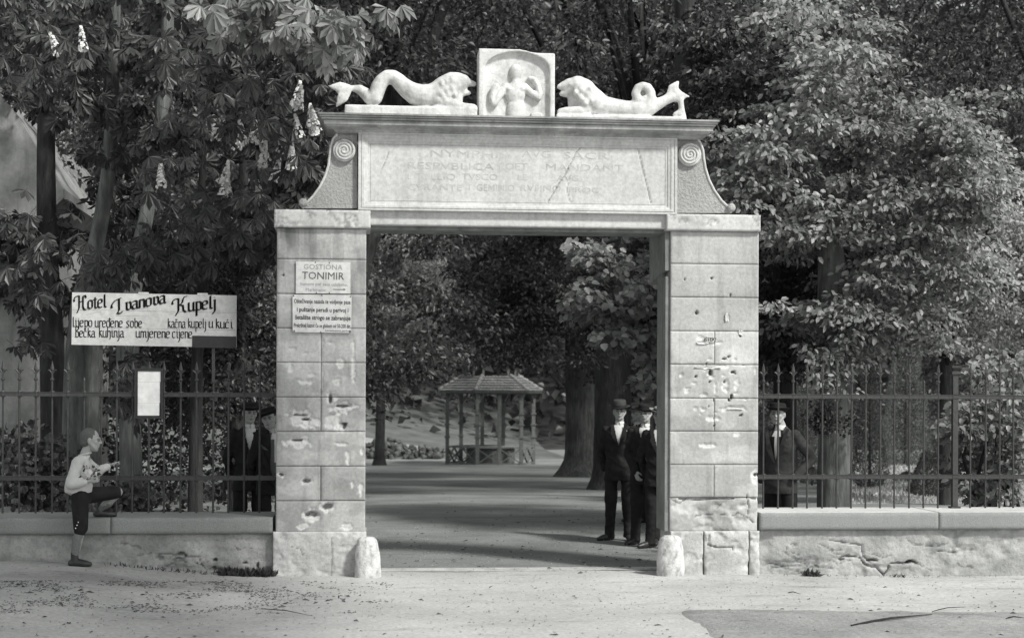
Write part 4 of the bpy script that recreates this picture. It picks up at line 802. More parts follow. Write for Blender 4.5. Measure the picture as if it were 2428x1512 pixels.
def cutv(me, zv, slope, cx, s, keep=None):
    """open the front of a garment in a V above zv"""
    V = marr(me); Fc = mfaces(me); out = []
    for f in Fc:
        c = V[list(f)].mean(0)
        if c[2] > zv and c[1] < -.01 and abs(c[0]-cx) < min((c[2]-zv)*slope, .060*s): continue
        out.append(f)
    return mesh(me.name, V, out, True)
def mp(px, py): return G(px, py)
YB = 1.35
p = mp(1468, 1281); person('man in tall grey felt hat, leftmost of the group in the gate opening', p, R(-14), 1.70, .98, R(4), 0, 0, ('fedora', 'felt', (R(6), 0)), 'suit', (1.20, .075),
    dict(wr_l=(.235, -.10, .86), el_l=(.26, .03, 1.13), toe_r=(-.24, -.13, .03), ank_r=(-.12, 0, .09), el_r=(-.24, .06, 1.13), wr_r=(-.2, .10, .90)), hands=(1, 0), hl_=(Vector((.25, -.35, -1)), Vector((-1, -.2, 0)), .5))
p = mp(1529, 1291); person('young man in tilted dark hat, middle of the group in the gate opening', p, R(-16), 1.68, .98, R(-12), 0, R(-8), ('low', 'blackfelt', (R(4), R(16))), 'suit', (1.18, .085), dict(toe_r=(-.22, -.15, .03), wr_l=(.2, .1, .9), el_r=(-.215, -.03, 1.12), wr_r=(-.10, -.19, .92)), hands=(0, 1), hr_=(Vector((.35, -.25, -1)), Vector((.6, .6, .1)), .55))
p = mp(1564, 1299); person('man in pale flat hat partly hidden by the right jamb', p, R(-20), 1.66, .98, R(-8), 0, 0, ('boater', 'straw', (R(2), R(12))), 'suit', (1.17, .07), dict(toe_r=(-.25, -.15, .03), wr_l=(.2, .1, .9), wr_r=(-.2, .1, .9)), hands=(0, 0))
p = mp(1512, 1238); person('man in light cap half hidden behind the front men in the opening', p, R(-60), 1.66, .98, R(-10), 0, 0, ('low', 'straw', (0, 0)), 'suit', (1.17, .07), None, hands=(0, 0))
q = P(1851, 940, 1.25); person('young man in black hat, hand in pocket, behind the right fence', Vector((q.x, 1.25, float(gz(q.x, 1.25)))), R(-38), 1.73, 1.0, R(12), R(2), 0, ('low', 'blackfelt', (R(-6), R(3))), 'suit2', (1.10, .085),
    dict(el_l=(.33, .10, 1.14), wr_l=(.19, -.07, .93), el_r=(-.24, .03, 1.13), wr_r=(-.2, -.05, .9), head=(-.02, -.035, 1.62)), hands=(0, 0), vest='suit', trouser='suit', fold=.012)
q = P(592, 940, 1.75); person('man in dark hat and suit with white shirt behind the left fence beside the pillar', Vector((q.x, 1.75, float(gz(q.x, 1.75)))), R(12), 1.67, 1.0, R(8), R(3), R(5), ('low', 'blackfelt', (0, R(-6))), 'suit', (1.10, .07), dict(wr_l=(.2, .1, .9), wr_r=(-.2, .1, .9)), hands=(0, 0))
q = P(648, 940, 1.35); person('young man with open jacket over a grey waistcoat half hidden by the left pillar', Vector((q.x, 1.35, float(gz(q.x, 1.35)))), R(18), 1.64, 1.0, R(-30), R(6), R(-8), ('low', 'blackfelt', (R(-4), R(-10))), 'suit', (.86, .11), dict(head=(-.055, -.03, 1.61), wr_l=(.2, .1, .9), wr_r=(-.2, .1, .9)), hands=(0, 0), vest='vest')
# seated man by the rockery
def seated():
    p = G(893, 1086); k = 1.0
    person('small distant man in a hat sitting at the foot of the rockery', p, R(35), 1.62, 1.0, 0, 0, 0, ('low', 'felt', (0, 0)), 'suit', (1.2, .06),
        dict(pel=(0, 0, .45), hip_l=(.09, 0, .45), hip_r=(-.09, 0, .45), knee_l=(.16, -.40, .52), knee_r=(-.14, -.40, .52), ank_l=(.16, -.42, .09), ank_r=(-.14, -.38, .09), toe_l=(.18, -.58, .03), toe_r=(-.16, -.54, .03)), hands=(0, 0))
def seated_man():
    p = G(893, 1086); s = 1.0; t = thing('person', 'small distant man in a hat sitting at the foot of the rockery', 'person', None, p, R(30))
    b = B(); head = Vector((0, -.12, 1.13)); Rh = Matrix.Identity(3); headprims(b, head, Rh, 1.0); b.chain([(0, .02, .5), (0, .0, .75), (0, -.06, .93), (0, -.10, 1.06)], [.12, .12, .08, .05])
    for k in (-1, 1): b.chain([(k*.17, -.04, .90), (k*.24, -.12, .66), (k*.08, -.36, .60)], [.05, .04, .03]); b.chain([(k*.09, 0, .46), (k*.16, -.42, .50), (k*.15, -.44, .08), (k*.17, -.6, .04)], [.08, .055, .04, .035])
    link('body', fuse(b, .02, 1), 'skin', t)
    b = B(); b.chain([(0, .02, .42), (0, .0, .75), (0, -.05, .90)], [.17, .165, .13])
    for k in (-1, 1): b.chain([(k*.15, -.04, .90), (k*.25, -.12, .66), (k*.11, -.34, .60)], [.075, .06, .05])
    link('jacket', fuse(b, .02, 1), 'suit2', t)
    b = B()
    for k in (-1, 1): b.chain([(k*.09, 0, .46), (k*.16, -.42, .50), (k*.15, -.44, .12)], [.10, .08, .065])
    link('trousers', fuse(b, .02, 1), 'suit', t)
    for k in (-1, 1): B().chain([(k*.15, -.42, .05), (k*.17, -.62, .045)], [.045, .04]).obj('shoe', 'shoe', t, True)
    B().lathe(head+Vector((0, .01, .045)), [(.14, .0), (.14, .01), (.092, .012), (.085, .09), (.05, .11), (.01, .10)], 18, 1, 1.15).obj('hat', 'felt', t, True)
    b = B().rings([(p.x-.35, p.x+.35, p.y-.1, p.y+.35, p.z-.1), (p.x-.3, p.x+.32, p.y-.08, p.y+.3, p.z+.36)]); o = b.obj('boulder', 'rock'); tag(o, 'dark boulder under the distant seated man', 'boulder')
seated_man()
# ------------------------------------------------------------------ the boy
def boy():
    Yb = -.17; base = G(190, 1337); base.y = -.20; base.x = P(193, 1337, -.2).x; base.z = float(gz(base.x, -.2))
    t = thing('person', 'small boy in pale shirt and knee breeches stepping up onto the left coping', 'person', None, base, R(90))
    # local: forward is -y (world +x); his right is -x (towards the camera)
    v = lambda f, z, l=0.: Vector((l, -f, z))
    hip_r, knee_r, ank_r = v(-.005, .66, -.07), v(.0, .37, -.075), v(-.05, .085, -.075)
    hip_l, knee_l, ank_l = v(.0, .66, .07), v(.315, .69, .17), v(.125, .52, .27)
    sh_r, el_r, wr_r = v(-.01, .985, -.125), v(-.055, .80, -.165), v(.10, .815, -.165)
    sh_l, el_l, wr_l = v(.01, .99, .12), v(.10, .88, .28), v(.18, .925, .46)
    head = v(.088, 1.192, 0.); neck = v(.03, 1.06, 0); hsz = .95
    Rh = Matrix.Rotation(R(4), 3, 'Z') @ Matrix.Rotation(R(4), 3, 'X')
    b = B(); b.loft([(0, 0, .60, .095, .075), (0, 0, .72, .10, .08), (0, .01, .84, .09, .075), (0, .0, .96, .105, .075), (0, -.01, 1.01, .10, .06), (0, -.03, 1.06, .04, .04)])
    b.chain([neck-Vector((0, 0, .04)), neck, head+Rh @ Vector((0, .02, -.05))*hsz], [.05, .047, .045])
    for a, c, d in ((sh_r, el_r, wr_r), (sh_l, el_l, wr_l)): b.chain([a, c, d], [.034, .027, .020])
    for a, c, d in ((hip_r, knee_r, ank_r), (hip_l, knee_l, ank_l)): b.chain([a, c, d], [.062, .044, .030])
    b.chain([knee_r-Vector((0, 0, .06)), knee_r+Vector((0, .018, -.12)), ank_r], [.04, .046, .03]); b.chain([knee_l, (knee_l+ank_l)/2+Vector((0, .01, -.02)), ank_l], [.046, .042, .03])
    parts = [fuse(b, .010, 1)]
    b = B(); L = headprims(b, head, Rh, hsz); b.chain([neck, head+Rh @ Vector((0, .02, -.05))*hsz], [.045, .043]); b.ell(L(0, -.045, -.05), (.05, .04, .04), 12, 8); parts.append(fuse(b, .0055, 2))
    b = B(); handprims(b, wr_r, v(1, .25, .15), Vector((1, 0, .2)), .80, .75, -1); parts.append(fuse(b, .004, 1, .4))
    b = B(); handprims(b, wr_l, v(.75, .45, .55), v(.5, -.7, 0), .80, .5, 1); parts.append(fuse(b, .004, 1, .4))
    link('body', join(parts, 'body'), 'skin', t)
    for k in (-1, 1):
        B().ell(L(k*.031, -.079, .002), (.0095, .006, .0045), 8, 6, Rh).obj('eye', 'eye', t, True); B().caps(L(k*.018, -.086, .022), L(k*.046, -.075, .022), .0022, .002, 6).obj('eyebrow', 'fairhair', t, True)
    B().ell(L(0, -.088, -.057), (.017, .004, .003), 8, 6, Rh).obj('mouth', 'lip', t, True)
    b = B(); b.ell(L(0, .026, .028), (.078*hsz, .092*hsz, .096*hsz), 16, 12, Rh); b.ell(L(0, .05, -.02), (.068*hsz, .062*hsz, .06*hsz), 14, 10, Rh); link('hair', fuse(b, .008, 1), 'fairhair', t)
    # shirt: blousing over the waist, sleeves
    b = B(); b.loft([(0, .005, .665, .10, .085), (0, .035, .70, .135, .125), (0, .030, .76, .14, .13), (0, .02, .86, .125, .108), (0, .005, .96, .13, .09), (0, -.005, 1.015, .10, .066), (0, -.025, 1.055, .05, .052)], 22)
    b.chain([sh_r, el_r+Vector((0, .01, -.01)), wr_r-(wr_r-el_r)*.35], [.062, .062, .042]); b.chain([sh_l, el_l, wr_l-(wr_l-el_l)*.15], [.058, .052, .036])
    me = fuse(b, .009, 2); V = marr(me).copy(); N = np.empty(len(V)*3, np.float32); me.vertices.foreach_get('normal', N); N = N.reshape(-1, 3)
    V += N*(.018*(fbm(V[:, 1]*14+V[:, 2]*6, V[:, 2]*10-V[:, 1]*8, 3)-.5))[:, None]; me.vertices.foreach_set('co', V.ravel()); so_ = link('shirt', me, 'boyshirt', t)
    B().tube([L(0, 0, 0)*0+Vector((.05*math.cos(a), -.034+.052*math.sin(a), 1.062+.012*math.sin(a+3.1))) for a in np.linspace(0, 2*math.pi, 20)], .008, 8, False, 1).obj('collar', 'boyshirt', so_, True)
    # knee breeches
    b = B(); b.loft([(0, 0, .60, .105, .085), (0, 0, .67, .11, .095), (0, 0, .72, .105, .09)], 18)
    b.chain([hip_r, knee_r+Vector((0, -.005, .0)), knee_r+Vector((0, .002, -.035))], [.085, .070, .056]); b.chain([hip_l, knee_l-(knee_l-hip_l)*.08], [.085, .064])
    me = fuse(b, .010, 1); link('breeches', me, 'suit', t)
    for k in range(3): B().ell(knee_r+Vector((-.070, .03-.012*k, .0+.028*k)), (.006, .006, .006), 6, 5).obj('button', 'paper', t, True)
    b = B(); b.chain([knee_r+Vector((0, .005, -.05)), knee_r+Vector((0, .025, -.12)), ank_r+Vector((0, 0, .02))], [.046, .051, .036]); link('sock', fuse(b, .009, 1), 'sock', t)
    b = B(); b.chain([(knee_l+ank_l)/2+Vector((0, .0, -.02)), ank_l], [.044, .034]); link('sock', fuse(b, .009, 1), 'sock', t)
    for a, zf, dd in ((ank_r, 0., Vector((-.04, -1, 0))), (ank_l, .57-base.z, Vector((.1, -1, 0)))):
        d = dd.normalized(); a0 = Vector((a.x, a.y, zf)); b = B(); s = .84
        b.chain([a0-d*.03+Vector((0, 0, .036)), a0+d*.035+Vector((0, 0, .04)), a0+d*.10+Vector((0, 0, .030)), a0+d*.14+Vector((0, 0, .025))], [.035, .037, .034, .025]); b.chain([a0+Vector((0, 0, .04)), a0+Vector((0, -.0, .125))], [.036, .037])
        me = fuse(b, .007, 2); V = marr(me).copy(); V[:, 2] = np.maximum(V[:, 2], zf+.003); me.vertices.foreach_set('co', V.ravel()); bo = link('boot', me, 'shoe', t)
        for k in range(3): B().caps(a0+d*(.036-.01*k)+Vector((-.02, 0, .075+.018*k)), a0+d*(.036-.01*k)+Vector((.02, 0, .08+.018*k)), .003, .003, 6).obj('lace', 'hair', bo)
    # bouquet held under the arm
    c = base+Matrix.Rotation(R(90), 3, 'Z') @ v(.085, .885, -.135); f = thing('bouquet', 'bunch of small white flowers and leaves held under the arm of the boy', 'flowers', None, c)
    rs_ = np.random.RandomState(2)
    for i in range(26):
        d = Vector(rs_.normal(size=3)); d.y = -abs(d.y); d.normalize(); p_ = Vector((d.x*.085, d.y*.06, d.z*.065)); b = B(); n = 5; r = rs_.uniform(.011, .019); X_ = d.orthogonal().normalized(); Y_ = d.cross(X_)
        for k in range(n):
            a = 2*math.pi*k/n+i; a2 = a+.5; a0_ = a-.5; b.add([p_, p_+(X_*math.cos(a0_)+Y_*math.sin(a0_))*r*.8+d*.004, p_+(X_*math.cos(a)+Y_*math.sin(a))*r*1.3+d*.002, p_+(X_*math.cos(a2)+Y_*math.sin(a2))*r*.8+d*.004], [(0, 1, 2, 3)])
        b.obj('flower', 'petal', f)
    b = B()
    for i in range(60):
        d = Vector(rs_.normal(size=3)).normalized(); p_ = Vector((d.x*.08, d.y*.055, d.z*.06)); X_ = d.orthogonal().normalized()*rs_.uniform(.008, .014); q_ = p_+d*rs_.uniform(.02, .05)
        b.add([p_, (p_+q_)/2+X_, q_, (p_+q_)/2-X_], [(0, 1, 2, 3)])
    b.obj('bouquet_leaves', 'weed', f, kind='stuff')
    b = B()
    for i in range(7): p_ = Vector((.05, -.02, 0)); q_ = Vector((rs_.uniform(.08, .14), -.03+rs_.uniform(-.02, .02), rs_.uniform(-.06, .09))); b.tube([p_, (p_+q_)/2+Vector((0, 0, .01)), q_], [.002]*3, 5)
    b.obj('stem', 'weed', f)
boy()
# ================================================================== pavilion
gc = G(1163, 1097+3); pav_t = (gc.y+CY); SC = pav_t*1.0/F; rotp = R(-8)
pav = thing('garden_pavilion', 'hexagonal timber pavilion with tiled two tier roof beyond the gate opening', 'pavilion')
def pv(a, r, z): return Vector((gc.x+r*math.cos(a), gc.y-r*math.sin(a), gc.z+z))
def hx(k): return R(51.5+60*k)
Rp_ = 105*SC; Re = 126*SC; U = SC; ze = (1097-925)*SC
for k in range(6):
    a = hx(k); p0_ = pv(a, Rp_, -.1); B().bar(p0_, pv(a, Rp_, ze), 8.5*SC).obj('post', 'gazwood', pav)
    b = B()
    for z in (.55*ze, .38*ze, .70*ze): b.bar(pv(a, Rp_, z*1-.04), pv(a, Rp_, z+.04), 13*SC)
    b.obj('post_ring', 'gazwood', pav)
    a2 = hx(k+1); q0, q1 = pv(a, Rp_, 0), pv(a2, Rp_, 0); mid = (q0+q1)/2; up = Vector((0, 0, 1))
    if k in (0, 1, 2, 3, 5):
        zr = 42*SC; B().bar(q0+up*zr, q1+up*zr, 4*SC, 3*SC).obj('handrail', 'gazwood', pav); B().bar(q0+up*.1, q1+up*.1, 3*SC, 3*SC).obj('bottom_rail', 'gazwood', pav)
        seg = [(q0, mid), (mid, q1)] if k in (0, 3, 5, 2) else [(q0, mid), (mid, q1)]
        for s0, s1 in seg:
            B().bar(s0+up*.1, s1+up*(zr-.05), 4*SC, 2*SC).obj('cross_brace', 'gazwood', pav); B().bar(s1+up*.1, s0+up*(zr-.05), 4*SC, 2*SC).obj('cross_brace', 'gazwood', pav)
    if k in (0, 3): B().bar(mid-up*.1, mid+up*ze, 8.5*SC).obj('post', 'gazwood', pav)
    for s0, s1 in ((q0, q1), (q1, q0)): B().bar(s0+up*(ze-30*SC), s0+(s1-s0)*.16+up*(ze-4*SC), 4*SC).obj('angle_brace', 'gazwood', pav)
    B().bar(q0+up*(ze-.05), q1+up*(ze-.05), 6*SC, 6*SC).obj('eave_beam', 'gazwood', pav)
B().loft([(gc.x, gc.y, gc.z-.1, Rp_*.55, Rp_*.55), (gc.x, gc.y, gc.z+38*SC, Rp_*.55, Rp_*.55)], 8).obj('bench_back', 'rock', pav)
B().loft([(gc.x, gc.y, gc.z+39*SC, Rp_*.62, Rp_*.62), (gc.x, gc.y, gc.z+42*SC, Rp_*.62, Rp_*.62)], 12).obj('table_top', 'oldwood', pav)
tm_ = None
def tier(Rlo, Rhi, z0, z1, rows, nm):
    for k in range(6):
        a, a2 = hx(k), hx(k+1)
        L0, L1, H0, H1 = pv(a, Rlo, z0), pv(a2, Rlo, z0), pv(a, Rhi, z1), pv(a2, Rhi, z1)
        n = ((L1-L0).cross(H0-L0)).normalized(); n = n if n.z > 0 else -n
        B().add([L0, L1, H1, H0]+[q+n*-.08 for q in (L0, L1, H1, H0)], [(0, 1, 2, 3), (7, 6, 5, 4), (0, 4, 5, 1), (1, 5, 6, 2), (2, 6, 7, 3), (3, 7, 4, 0)]).obj('roof_board', 'gazwood', pav)
        for r_ in range(rows):
            f0, f1 = r_/rows, (r_+1.15)/rows; f1 = min(f1, 1); A0, A1 = L0.lerp(H0, f0), L1.lerp(H1, f0); B0, B1 = L0.lerp(H0, f1), L1.lerp(H1, f1); nt_ = max(2, int((A1-A0).length/(8*SC)))
            for i in range(nt_):
                u0, u1 = (i+.06)/nt_, (i+.94)/nt_; hgt = .10+random.uniform(0, .025)
                q = [A0.lerp(A1, u0)+n*hgt, A0.lerp(A1, u1)+n*hgt, B0.lerp(B1, u1)+n*.03, B0.lerp(B1, u0)+n*.03]; q2 = [A0.lerp(A1, u0)+n*(hgt-.06), A0.lerp(A1, u1)+n*(hgt-.06)]; 
                if k in (0, 1, 5): B().add(q+q2, [(0, 1, 2, 3), (4, 5, 1, 0)]).obj('roof_tile', 'tile', pav)
        if k in (2, 3, 4): B().add([L0+n*.08, L1+n*.08, H1+n*.05, H0+n*.05], [(0, 1, 2, 3)]).obj('tiled_slope', 'tile', pav)
        for i in range(5): p_, q_ = L0.lerp(H0, i/5), L0.lerp(H0, (i+1.02)/5); B().tube([p_+Vector((0, 0, .10)), q_+Vector((0, 0, .07))], [5*SC, 4*SC], 8).obj('ridge_tile', 'tile', pav, True)
tier(Re, 66*SC, ze, ze+36*SC, 6, 'l')
for k in range(6): B().bar(pv(hx(k), 60*SC, ze+30*SC), pv(hx(k), 60*SC, ze+70*SC), 5*SC).obj('lantern_post', 'gazwood', pav)
tier(78*SC, 10*SC, ze+68*SC, ze+105*SC, 4, 'u')
# rockery
rk = thing('rockery', 'low rockery of tumbled stones left of the pavilion', 'rockery'); rs = np.random.RandomState(9)
def rockmesh(i):
    b = B().ell((0, 0, 0), (1, 1, 1), 7, 5); V = np.array(b.v); V *= (1+.5*(rs.rand(len(V), 1)-.5)); return mesh('rock', V, b.f)
rms = [rockmesh(i) for i in range(6)]
for i in range(120):
    px = rs.uniform(862, 1052); top_ = 1042+max(0, (px-930))*.20; f = rs.rand(); py = 1086-f*(1086-top_); Yr = 78.5+f*2.0+rs.uniform(-.3, .3); q = P(px, py, Yr); o = link('rock', rms[i % 6], 'rock', rk); s = rs.uniform(4, 8)*(Yr+CY)/F
    o.location = q; o.scale = (s*rs.uniform(.8, 1.5), s, s*rs.uniform(.7, 1.2)); o.rotation_euler = (rs.rand()*3, rs.rand()*3, rs.rand()*6)
# far left plastered house
hp_ = [(-260, 40), (0, 221), (47, 282), (80, 339), (122, 414), (150, 447), (150, 470), (97, 520), (97, 1240), (-260, 1240)]
hs2 = thing('plastered_house', 'stained plaster gable of a house at the far left behind the chestnuts', 'house')
YHh = 7.0; pp = [(P(a, c, YHh).x, P(a, c, YHh).z) for a, c in hp_][::-1]; B().prism(pp, YHh, YHh+6).obj('wall', 'house', hs2)
# ================================================================== foliage
def norm(v): return v/np.maximum(1e-6, np.linalg.norm(v, axis=-1, keepdims=True))
def leafcloud(pos, ax, nr, ln, wd, cup=.25):
    ax = norm(ax); nr = norm(nr-ax*(nr*ax).sum(-1, keepdims=True)); sd = np.cross(ax, nr); ln = ln[:, None]; wd = wd[:, None]
    mid = pos+ax*ln*.45
    V = np.stack([pos, mid+sd*wd*.5+nr*wd*cup, pos+ax*ln-nr*ln*.12, mid-sd*wd*.5+nr*wd*cup], 1).reshape(-1, 3); k = np.arange(len(pos))*4
    F_ = np.stack([np.stack([k, k+1, k+2], -1), np.stack([k, k+2, k+3], -1)], 1).reshape(-1, 3); return V, F_
def leafsix(pos, ax, nr, ln, wd):
    ax = norm(ax); nr = norm(nr-ax*(nr*ax).sum(-1, keepdims=True)); sd = np.cross(ax, nr); ln = ln[:, None]; wd = wd[:, None]
    V = np.stack([pos+ax*ln*u+sd*wd*v+nr*(wd*abs(v)*.35-ln*.14*u*u) for u, v in ((0, 0), (.28, .42), (.68, .40), (1, 0), (.68, -.40), (.28, -.42))], 1).reshape(-1, 3); k = np.arange(len(pos))*6
    return V, np.concatenate([np.stack([k, k+1, k+2, k+3], -1), np.stack([k, k+3, k+4, k+5], -1)])
def palmate(pos, ax, nr, size, rs_, nl=7, fat=1.):
    """compound chestnut leaves; six-point leaflets"""
    n = len(pos); ax = norm(ax); nr = norm(nr-ax*(nr*ax).sum(-1, keepdims=True)); sd = np.cross(ax, nr); Vs = []
    for i in range(nl):
        a = (i-(nl-1)/2)*.56+rs_.normal(0, .07, n); L = size*(1-.10*abs(i-(nl-1)/2))*rs_.uniform(.9, 1.1, n); dr = rs_.uniform(.25, .75, n)
        d = ax*np.cos(a)[:, None]+sd*np.sin(a)[:, None]-nr*dr[:, None]*.8; d = norm(d); s2 = norm(np.cross(d, nr)); n2 = np.cross(s2, d); L = L[:, None]
        pts = [(0, 0), (.42, .085), (.72, .17), (1.0, 0), (.72, -.17), (.42, -.085)]
        P_ = [pos+d*L*u+s2*L*w_*fat+n2*L*(abs(w_)*.35-.16*u*u) for u, w_ in pts]; Vs.append(np.stack(P_, 1))
    V = np.concatenate(Vs, 1).reshape(n*nl, 6, 3); k = np.arange(n*nl)*6
    F_ = np.concatenate([np.stack([k, k+1, k+2, k+3], -1), np.stack([k, k+3, k+4, k+5], -1)]); return V.reshape(-1, 3), F_
def clumps(cs, rad, per, rs_, flat=.45):
    """leaf positions in flattened sprays round each clump centre"""
    c = np.repeat(np.asarray(cs), per, 0); r = np.repeat(np.asarray(rad), per)[:, None]; g = rs_.normal(size=(len(c), 3)); g = norm(g)*(rs_.rand(len(c), 1)**.45)
    off = g*np.array([1, 1, flat])*r; off[:, 2] -= .28*(off[:, 0]**2+off[:, 1]**2)/r[:, 0]
    out = off.copy(); out[:, 2] *= .3; return c+off, out
def orient(out, rs_, droop=.45, rnd=.55):
    n = len(out); ax = norm(out)+rs_.normal(0, rnd, (n, 3)); ax[:, 2] -= droop; nr = np.array([0.4, -.75, .9])+rs_.normal(0, .45, (n, 3)); return ax, nr
def shell(C_, Rr, n, rs_, ymax=.5, fill=.35, gap=.0):
    out = []
    while len(out) < n:
        d = rs_.normal(size=3); d /= np.linalg.norm(d)
        if d[1] > ymax: continue
        k = 1-fill*rs_.rand()**1.5; k *= .86+.28*fbm(d[0]*2.4+C_[0], d[2]*2.4+C_[2]+d[1], 2)
        out.append(np.array(C_)+np.array(Rr)*d*k)
    return np.array(out)
def trunk(name_, path, rad, mat, parent, wob=.06, n=18, flare=None):
    pts = [Vector(p) for p in path]; V = []; m_ = 8; P2 = []; R2 = []
    for i in range(len(pts)-1):
        for k in range(m_): u = k/m_; P2.append(pts[i].lerp(pts[i+1], u)); R2.append(rad[i]*(1-u)+rad[i+1]*u)
    P2.append(pts[-1]); R2.append(rad[-1])
    # smooth path
    A = np.array([tuple(p) for p in P2]); 
    for _ in range(6): A[1:-1] = (A[:-2]+A[1:-1]*2+A[2:])/4
    for i, (p, r) in enumerate(zip(A, R2)):
        for k in range(n):
            a = 2*math.pi*k/n; rr = r*(1+wob*2*(float(fbm(k*1.7+5 if k < n/2 else (n-k)*1.7+5, p[2]*.8+p[0], 2))-.5))
            if flare: rr += flare*max(0, 1-(p[2]-A[0][2])/(r*2.2))**2.2*(.45+.55*abs(math.cos(a*2.5+p[0])))
            V.append((p[0]+rr*math.cos(a), p[1]+rr*math.sin(a), p[2]))
    Fc = [(i*n+k, i*n+(k+1) % n, (i+1)*n+(k+1) % n, (i+1)*n+k) for i in range(len(A)-1) for k in range(n)]
    return link(name_, mesh(name_, V, Fc, True), mat, parent)
def limb(pts, rad, mat, parent, name_='branch'): return B().tube(pts, rad, 8, True).obj(name_, mat, parent, True)
def crown(parent, cs, rad, per, size, mat, rs_, kind='simple', flat=.45, ratio=.62, name_='crown', droop=.45, rnd=.55):
    p, out = clumps(cs, rad, per, rs_, flat); ax, nr = orient(out, rs_, droop, rnd)
    if kind == 'palm': V, F_ = palmate(p, ax, nr, rs_.uniform(.75, 1.1, len(p))*size, rs_)
    elif kind == 'leaf': ln = rs_.uniform(.7, 1.2, len(p))*size; V, F_ = leafsix(p, ax, nr, ln, ln*ratio)
    else: ln = rs_.uniform(.7, 1.2, len(p))*size; V, F_ = leafcloud(p, ax, nr, ln, ln*ratio)
    return link(name_, mesh(name_, V, F_), mat, parent, 'stuff')
def spike_mesh(seed, h=.2, r=.045, n=70):
    q = np.random.RandomState(seed); b = B()
    for i in range(n):
        z = q.rand(); a = q.rand()*6.28; rr = r*(1-z*.8); p_ = Vector((math.cos(a)*rr, math.sin(a)*rr, z*h)); d = Vector((math.cos(a), math.sin(a), .4)); s_ = q.uniform(.011, .020); x_ = d.orthogonal().normalized()*s_; y_ = d.cross(x_).normalized()*s_
        b.add([p_-x_, p_+y_, p_+x_, p_-y_], [(0, 1, 2, 3)])
    return mesh('flower_spike', b.v, b.f)
SPK = [spike_mesh(i) for i in range(3)]
def spikes(parent, pts, s=1., up=None):
    for i, p_ in enumerate(pts): o = link('flower_spike', SPK[i % 3], 'petal', parent); o.location = p_; o.scale = (s, s, s); o.rotation_euler = up or (random.uniform(-.3, .3), random.uniform(-.4, .4), i)
def treething(name_, label, cat='tree', group=None): return thing(name_, label, cat, group)

# --- left foreground chestnuts: trunks
rs = np.random.RandomState(21)
TA = treething('chestnut_tree', 'leaning grey barked horse chestnut whose limb rises behind the hotel sign'); TB = treething('chestnut_tree', 'thick horse chestnut behind the boy with a pale flaking trunk'); TC = treething('chestnut_tree', 'dark horse chestnut trunk at the far left against the plaster wall')
def tp(lst, Y, nm, mat, par, **k): trunk(nm, [P(a, c, Y+(q[3] if len(q) > 3 else 0)) for q in lst for a, c in [(q[0], q[1])]], [q[2]*(Y+CY)/F for q in lst], mat, par, **k)
tp([(312, 1250, 27), (308, 1000, 25), (302, 820, 27), (308, 690, 26), (330, 590, 20), (350, 500, 17), (366, 370, 17), (388, 260, 17), (396, 120, 15), (402, -80, 13)], 3.0, 'trunk', 'barkl', TA)
tp([(192, 1250, 46), (190, 1000, 42), (196, 850, 42), (208, 700, 36), (228, 580, 20), (240, 520, 18), (259, 400, 17), (266, 250, 15), (275, -60, 12)], 4.0, 'trunk', 'barkl', TB)
tp([(127, 1250, 30), (125, 1000, 28), (122, 800, 28), (112, 600, 24), (108, 300, 20), (120, -60, 16)], 5.0, 'trunk', 'barkd', TC)
for px, Y, w_ in ((462, 6, 18), (560, 8, 22)):   # slim trunks seen through the fence
    t_ = treething('young_tree', 'slim dark young tree behind the left fence under the middle of the hotel sign' if px == 462 else 'slim dark young tree behind the left fence under the right end of the hotel sign', 'tree'); q = P(px, 1150, Y)
    tp([(px, 1250, w_), (px+4, 900, w_*.8), (px+14, 600, w_*.6), (px+20, 300, w_*.4)], Y, 'trunk', 'barkd', t_)
    cs = np.array([tuple(P(px+rs.uniform(-120, 120), rs.uniform(560, 1010), Y+rs.uniform(0, 2))) for _ in range(30)]); crown(t_, cs, rs.uniform(.3, .6, 30), 150, .10, 'ldark', rs)
# near compound leaves, dense; cs in px,py,Y with radius
def pcs(lst, rs_, n, Yr, rr, jitter=1):
    out = [];
    for i in range(n):
        a, c, w_, h_ = lst[rs_.randint(len(lst))]; px = rs_.normal(a, w_/2); py = rs_.normal(c, h_/2); out.append(tuple(P(px, py, rs_.uniform(*Yr))))
    return np.array(out), rs_.uniform(*rr, n)
def near_leaves(parent, lst, n, Yr, size, rs_, mat='lnear'):
    cs, rd = pcs(lst, rs_, n, Yr, (.12, .30)); p_, out = clumps(cs, rd, 6, rs_, .5); ax, nr = orient(out, rs_, .55, .5); V, F_ = palmate(p_, ax, nr, rs_.uniform(.7, 1.15, len(p_))*size, rs_); return V, F_, p_
# single leaves as parts (shared meshes) for the showiest sprays
def leaf_templates(rs_, size=.19):
    out = []
    for i in range(5):
        V, F_ = palmate(np.zeros((1, 3)), np.array([[0, -1., -.5]]), np.array([[0, -.5, 1.]]), np.array([size]), rs_); b = B().add(V, [tuple(f) for f in F_]); b.tube([(0, .10, .07), (0, .03, .03), (0, 0, 0)], [.003, .0025, .002], 5); out.append(mesh('leaf', b.v, b.f))
    return out
LT = leaf_templates(rs)
def single(parent, sprays, per, mat='lnear'):
    for px, py, w_, h_, Y in sprays:
        for i in range(per):
            o = link('leaf', LT[rs.randint(5)], mat, parent); o.location = P(rs.normal(px, w_/2), rs.normal(py, h_/2), Y+rs.uniform(-.5, .5)); o.rotation_euler = (R(rs.uniform(-25, 45)), R(rs.uniform(-35, 35)), R(rs.uniform(-75, 75))); s = rs.uniform(.75, 1.25); o.scale = (s, s, s)
